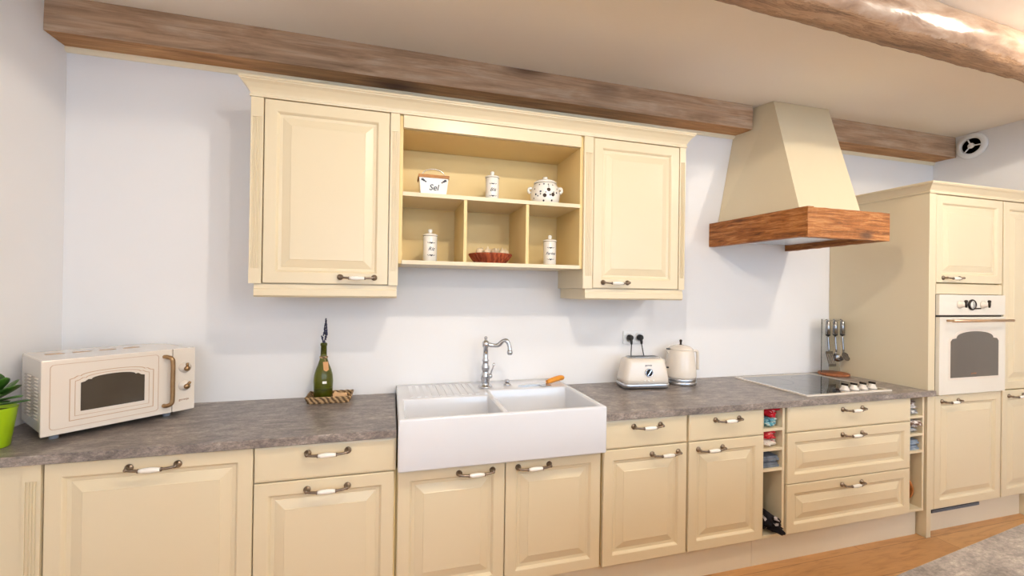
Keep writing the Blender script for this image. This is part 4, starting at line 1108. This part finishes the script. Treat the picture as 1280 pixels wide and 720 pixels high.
cloth_thing('folded_cloth', 'teal and white printed cloth on the top shelf under the red cloth', 'cloth', lump(rx0-.002, rx1+.002, .004, .30, SH[3]+.001, SH[3]+.050, 3.1), 'teal_cloth', 'cloths on the narrow shelves')
cloth_thing('folded_cloth', 'bright red crumpled cloth on the top shelf, lying on teal cloth', 'cloth', lump(rx0-.002, rx1+.002, -.014, .28, SH[3]+.051, SH[3]+.109, 5.7, .32), 'red_cloth', 'cloths on the narrow shelves')
cloth_thing('folded_cloth', 'pale floral cloth on the second shelf under the faded red cloth', 'cloth', lump(rx0-.002, rx1+.002, .002, .29, SH[2]+.001, SH[2]+.040, 8.2), 'floral_cloth', 'cloths on the narrow shelves')
cloth_thing('folded_cloth', 'faded red and white crumpled cloth on the second shelf over floral cloth', 'cloth', lump(rx0-.002, rx1+.002, -.014, .28, SH[2]+.041, SH[2]+.091, 11.9, .32), 'red_cloth2', 'cloths on the narrow shelves')
def napkins(x0, x1, z, n, mat, where, grp):
    names = ['bottom', 'second from bottom', 'third from bottom', 'fourth from bottom', 'top']
    for k in range(n):
        bm = BM(); h = .011; zz = z+.001+k*(h+.0008); d = .006*((k*7) % 3)
        box(bm, x0+.002*(k % 2), x1-.003*(k % 3), .018+d, .24+d, zz, zz+h); bevel(bm, .004, 2)
        w = 'topmost' if k == n-1 else names[k]
        o = obj('folded_napkin', bm, mat, loc=((x0+x1)/2, .12, zz)); tag(o, '%s napkin, %s of the stack %s' % ('grey blue' if mat == 'grey_napkin' else 'pale blue', w, where), 'napkin', grp)
napkins(rx0, rx1-.004, SH[1], 5, 'grey_napkin', 'left of the drawers', 'grey napkins in a stack')
bm = lump(rx0, rx1, -.02, .24, SH[0]+.001, SH[0]+.155, 2.2, .3)
for v in bm.verts: v.co.z = SH[0]+.001+(v.co.z-SH[0]-.001)*(1.05-.65*(v.co.x-rx0)/(rx1-rx0)); v.co.y -= .03*(v.co.x-rx0)/(rx1-rx0)
cloth_thing('patterned_cushion', 'black and white patterned soft bundle at the bottom of the left open shelves', 'bundle', bm, 'black_cloth')
qx0, qx1 = B[7]+.010, B[8]-.020
cloth_thing('folded_cloth', 'grey and white cloth on the top shelf beside the tall cabinet', 'cloth', lump(qx0, qx1, .012, .28, SH2[3]+.001, SH2[3]+.030, 21.3), 'white_cloth', 'cloths on the narrow shelves')
bm = lump(qx0, qx1, .015, .27, SH2[3]+.0315, SH2[3]+.090, 24.3, .3)
cloth_thing('folded_cloth', 'brown and white crumpled cloth on the top shelf beside the tall cabinet', 'cloth', bm, 'brown_cloth', 'cloths on the narrow shelves')
cloth_thing('folded_cloth', 'white printed cloth on the second shelf beside the tall cabinet', 'cloth', lump(qx0, qx1, .008, .28, SH2[2]+.001, SH2[2]+.034, 31.3), 'white_cloth', 'cloths on the narrow shelves')
cloth_thing('folded_cloth', 'brown crumpled cloth poking out of the second shelf beside the tall cabinet', 'cloth', lump(qx0, qx1, -.022, .26, SH2[2]+.035, SH2[2]+.082, 34.3, .25), 'brown_cloth', 'cloths on the narrow shelves')
napkins(qx0, qx1-.004, SH2[1], 5, 'blue_napkin', 'beside the tall cabinet', 'blue napkins in a stack')
t = thing('round_trivet', 'round orange-brown wooden trivet standing at the bottom of the right open shelves', 'trivet', (qx1-.016, .13, SH2[0]+.001))
bm = BM(); lathe(bm, [(r*.76, h) for r, h in [(.115, 0), (.118, .003), (.118, .009), (.115, .012), (.10, .012), (.098, .009), (.085, .009), (.083, .012), (.07, .012), (.068, .009), (.05, .009), (.048, .012), (0, .012)]], (0,0,.0905), 44, 'x'); obj('disc', bm, 'trivet', t, True)

# ------------------------------------------------------------------ light
def lamp(name, loc, power, color, radius, typ='AREA', rot=(0, 0, 0)):
    l = bpy.data.lights.new(name, typ); l.energy = power; l.color = color
    if typ == 'AREA': l.shape = 'DISK'; l.size = radius*2
    else: l.shadow_soft_size = radius
    o = bpy.data.objects.new(name, l); COL.objects.link(o); o.location = loc; o.rotation_euler = rot; return o
WARM = (1, .89, .74)
lamp('ceiling_lamp_sink', (.45, -1.12, 2.66), 44, WARM, .03, 'POINT')
lamp('ceiling_lamp_hob', (2.9, -1.15, 2.66), 40, WARM, .03, 'POINT')
lamp('room_point_light', (1.2, -3.2, 2.62), 60, WARM, .06, 'POINT')  # unseen point light behind the camera

w = bpy.data.worlds.new('daylight'); SC.world = w; w.use_nodes = True
bg = w.node_tree.nodes['Background']; bg.inputs['Color'].default_value = (.55, .76, 1.0, 1); bg.inputs['Strength'].default_value = 5.1

# ------------------------------------------------------------------ camera
cam = bpy.data.cameras.new('camera'); co = bpy.data.objects.new('camera', cam); COL.objects.link(co)
yaw, pit, rol, f = R(15.7042), R(.206), R(.8083), 538.94
cam.sensor_fit = 'HORIZONTAL'; cam.sensor_width = 36; cam.lens = f*36/1280; cam.clip_start = .02
fwd = Vector((sin(yaw)*cos(pit), cos(yaw)*cos(pit), sin(pit))); right = Vector((cos(yaw), -sin(yaw), 0)); up = right.cross(fwd)
r2 = right*cos(rol)+up*sin(rol); u2 = -right*sin(rol)+up*cos(rol)
m = Matrix((r2, u2, -fwd)).transposed().to_4x4(); m.translation = (-.033, -1.8457, 1.4793)
co.matrix_world = m
SC.camera = co
SC.view_settings.view_transform = 'Standard'; SC.view_settings.look = 'None'; SC.view_settings.gamma = 1
SC.view_settings.use_curve_mapping = False; SC.view_settings.exposure = -.02
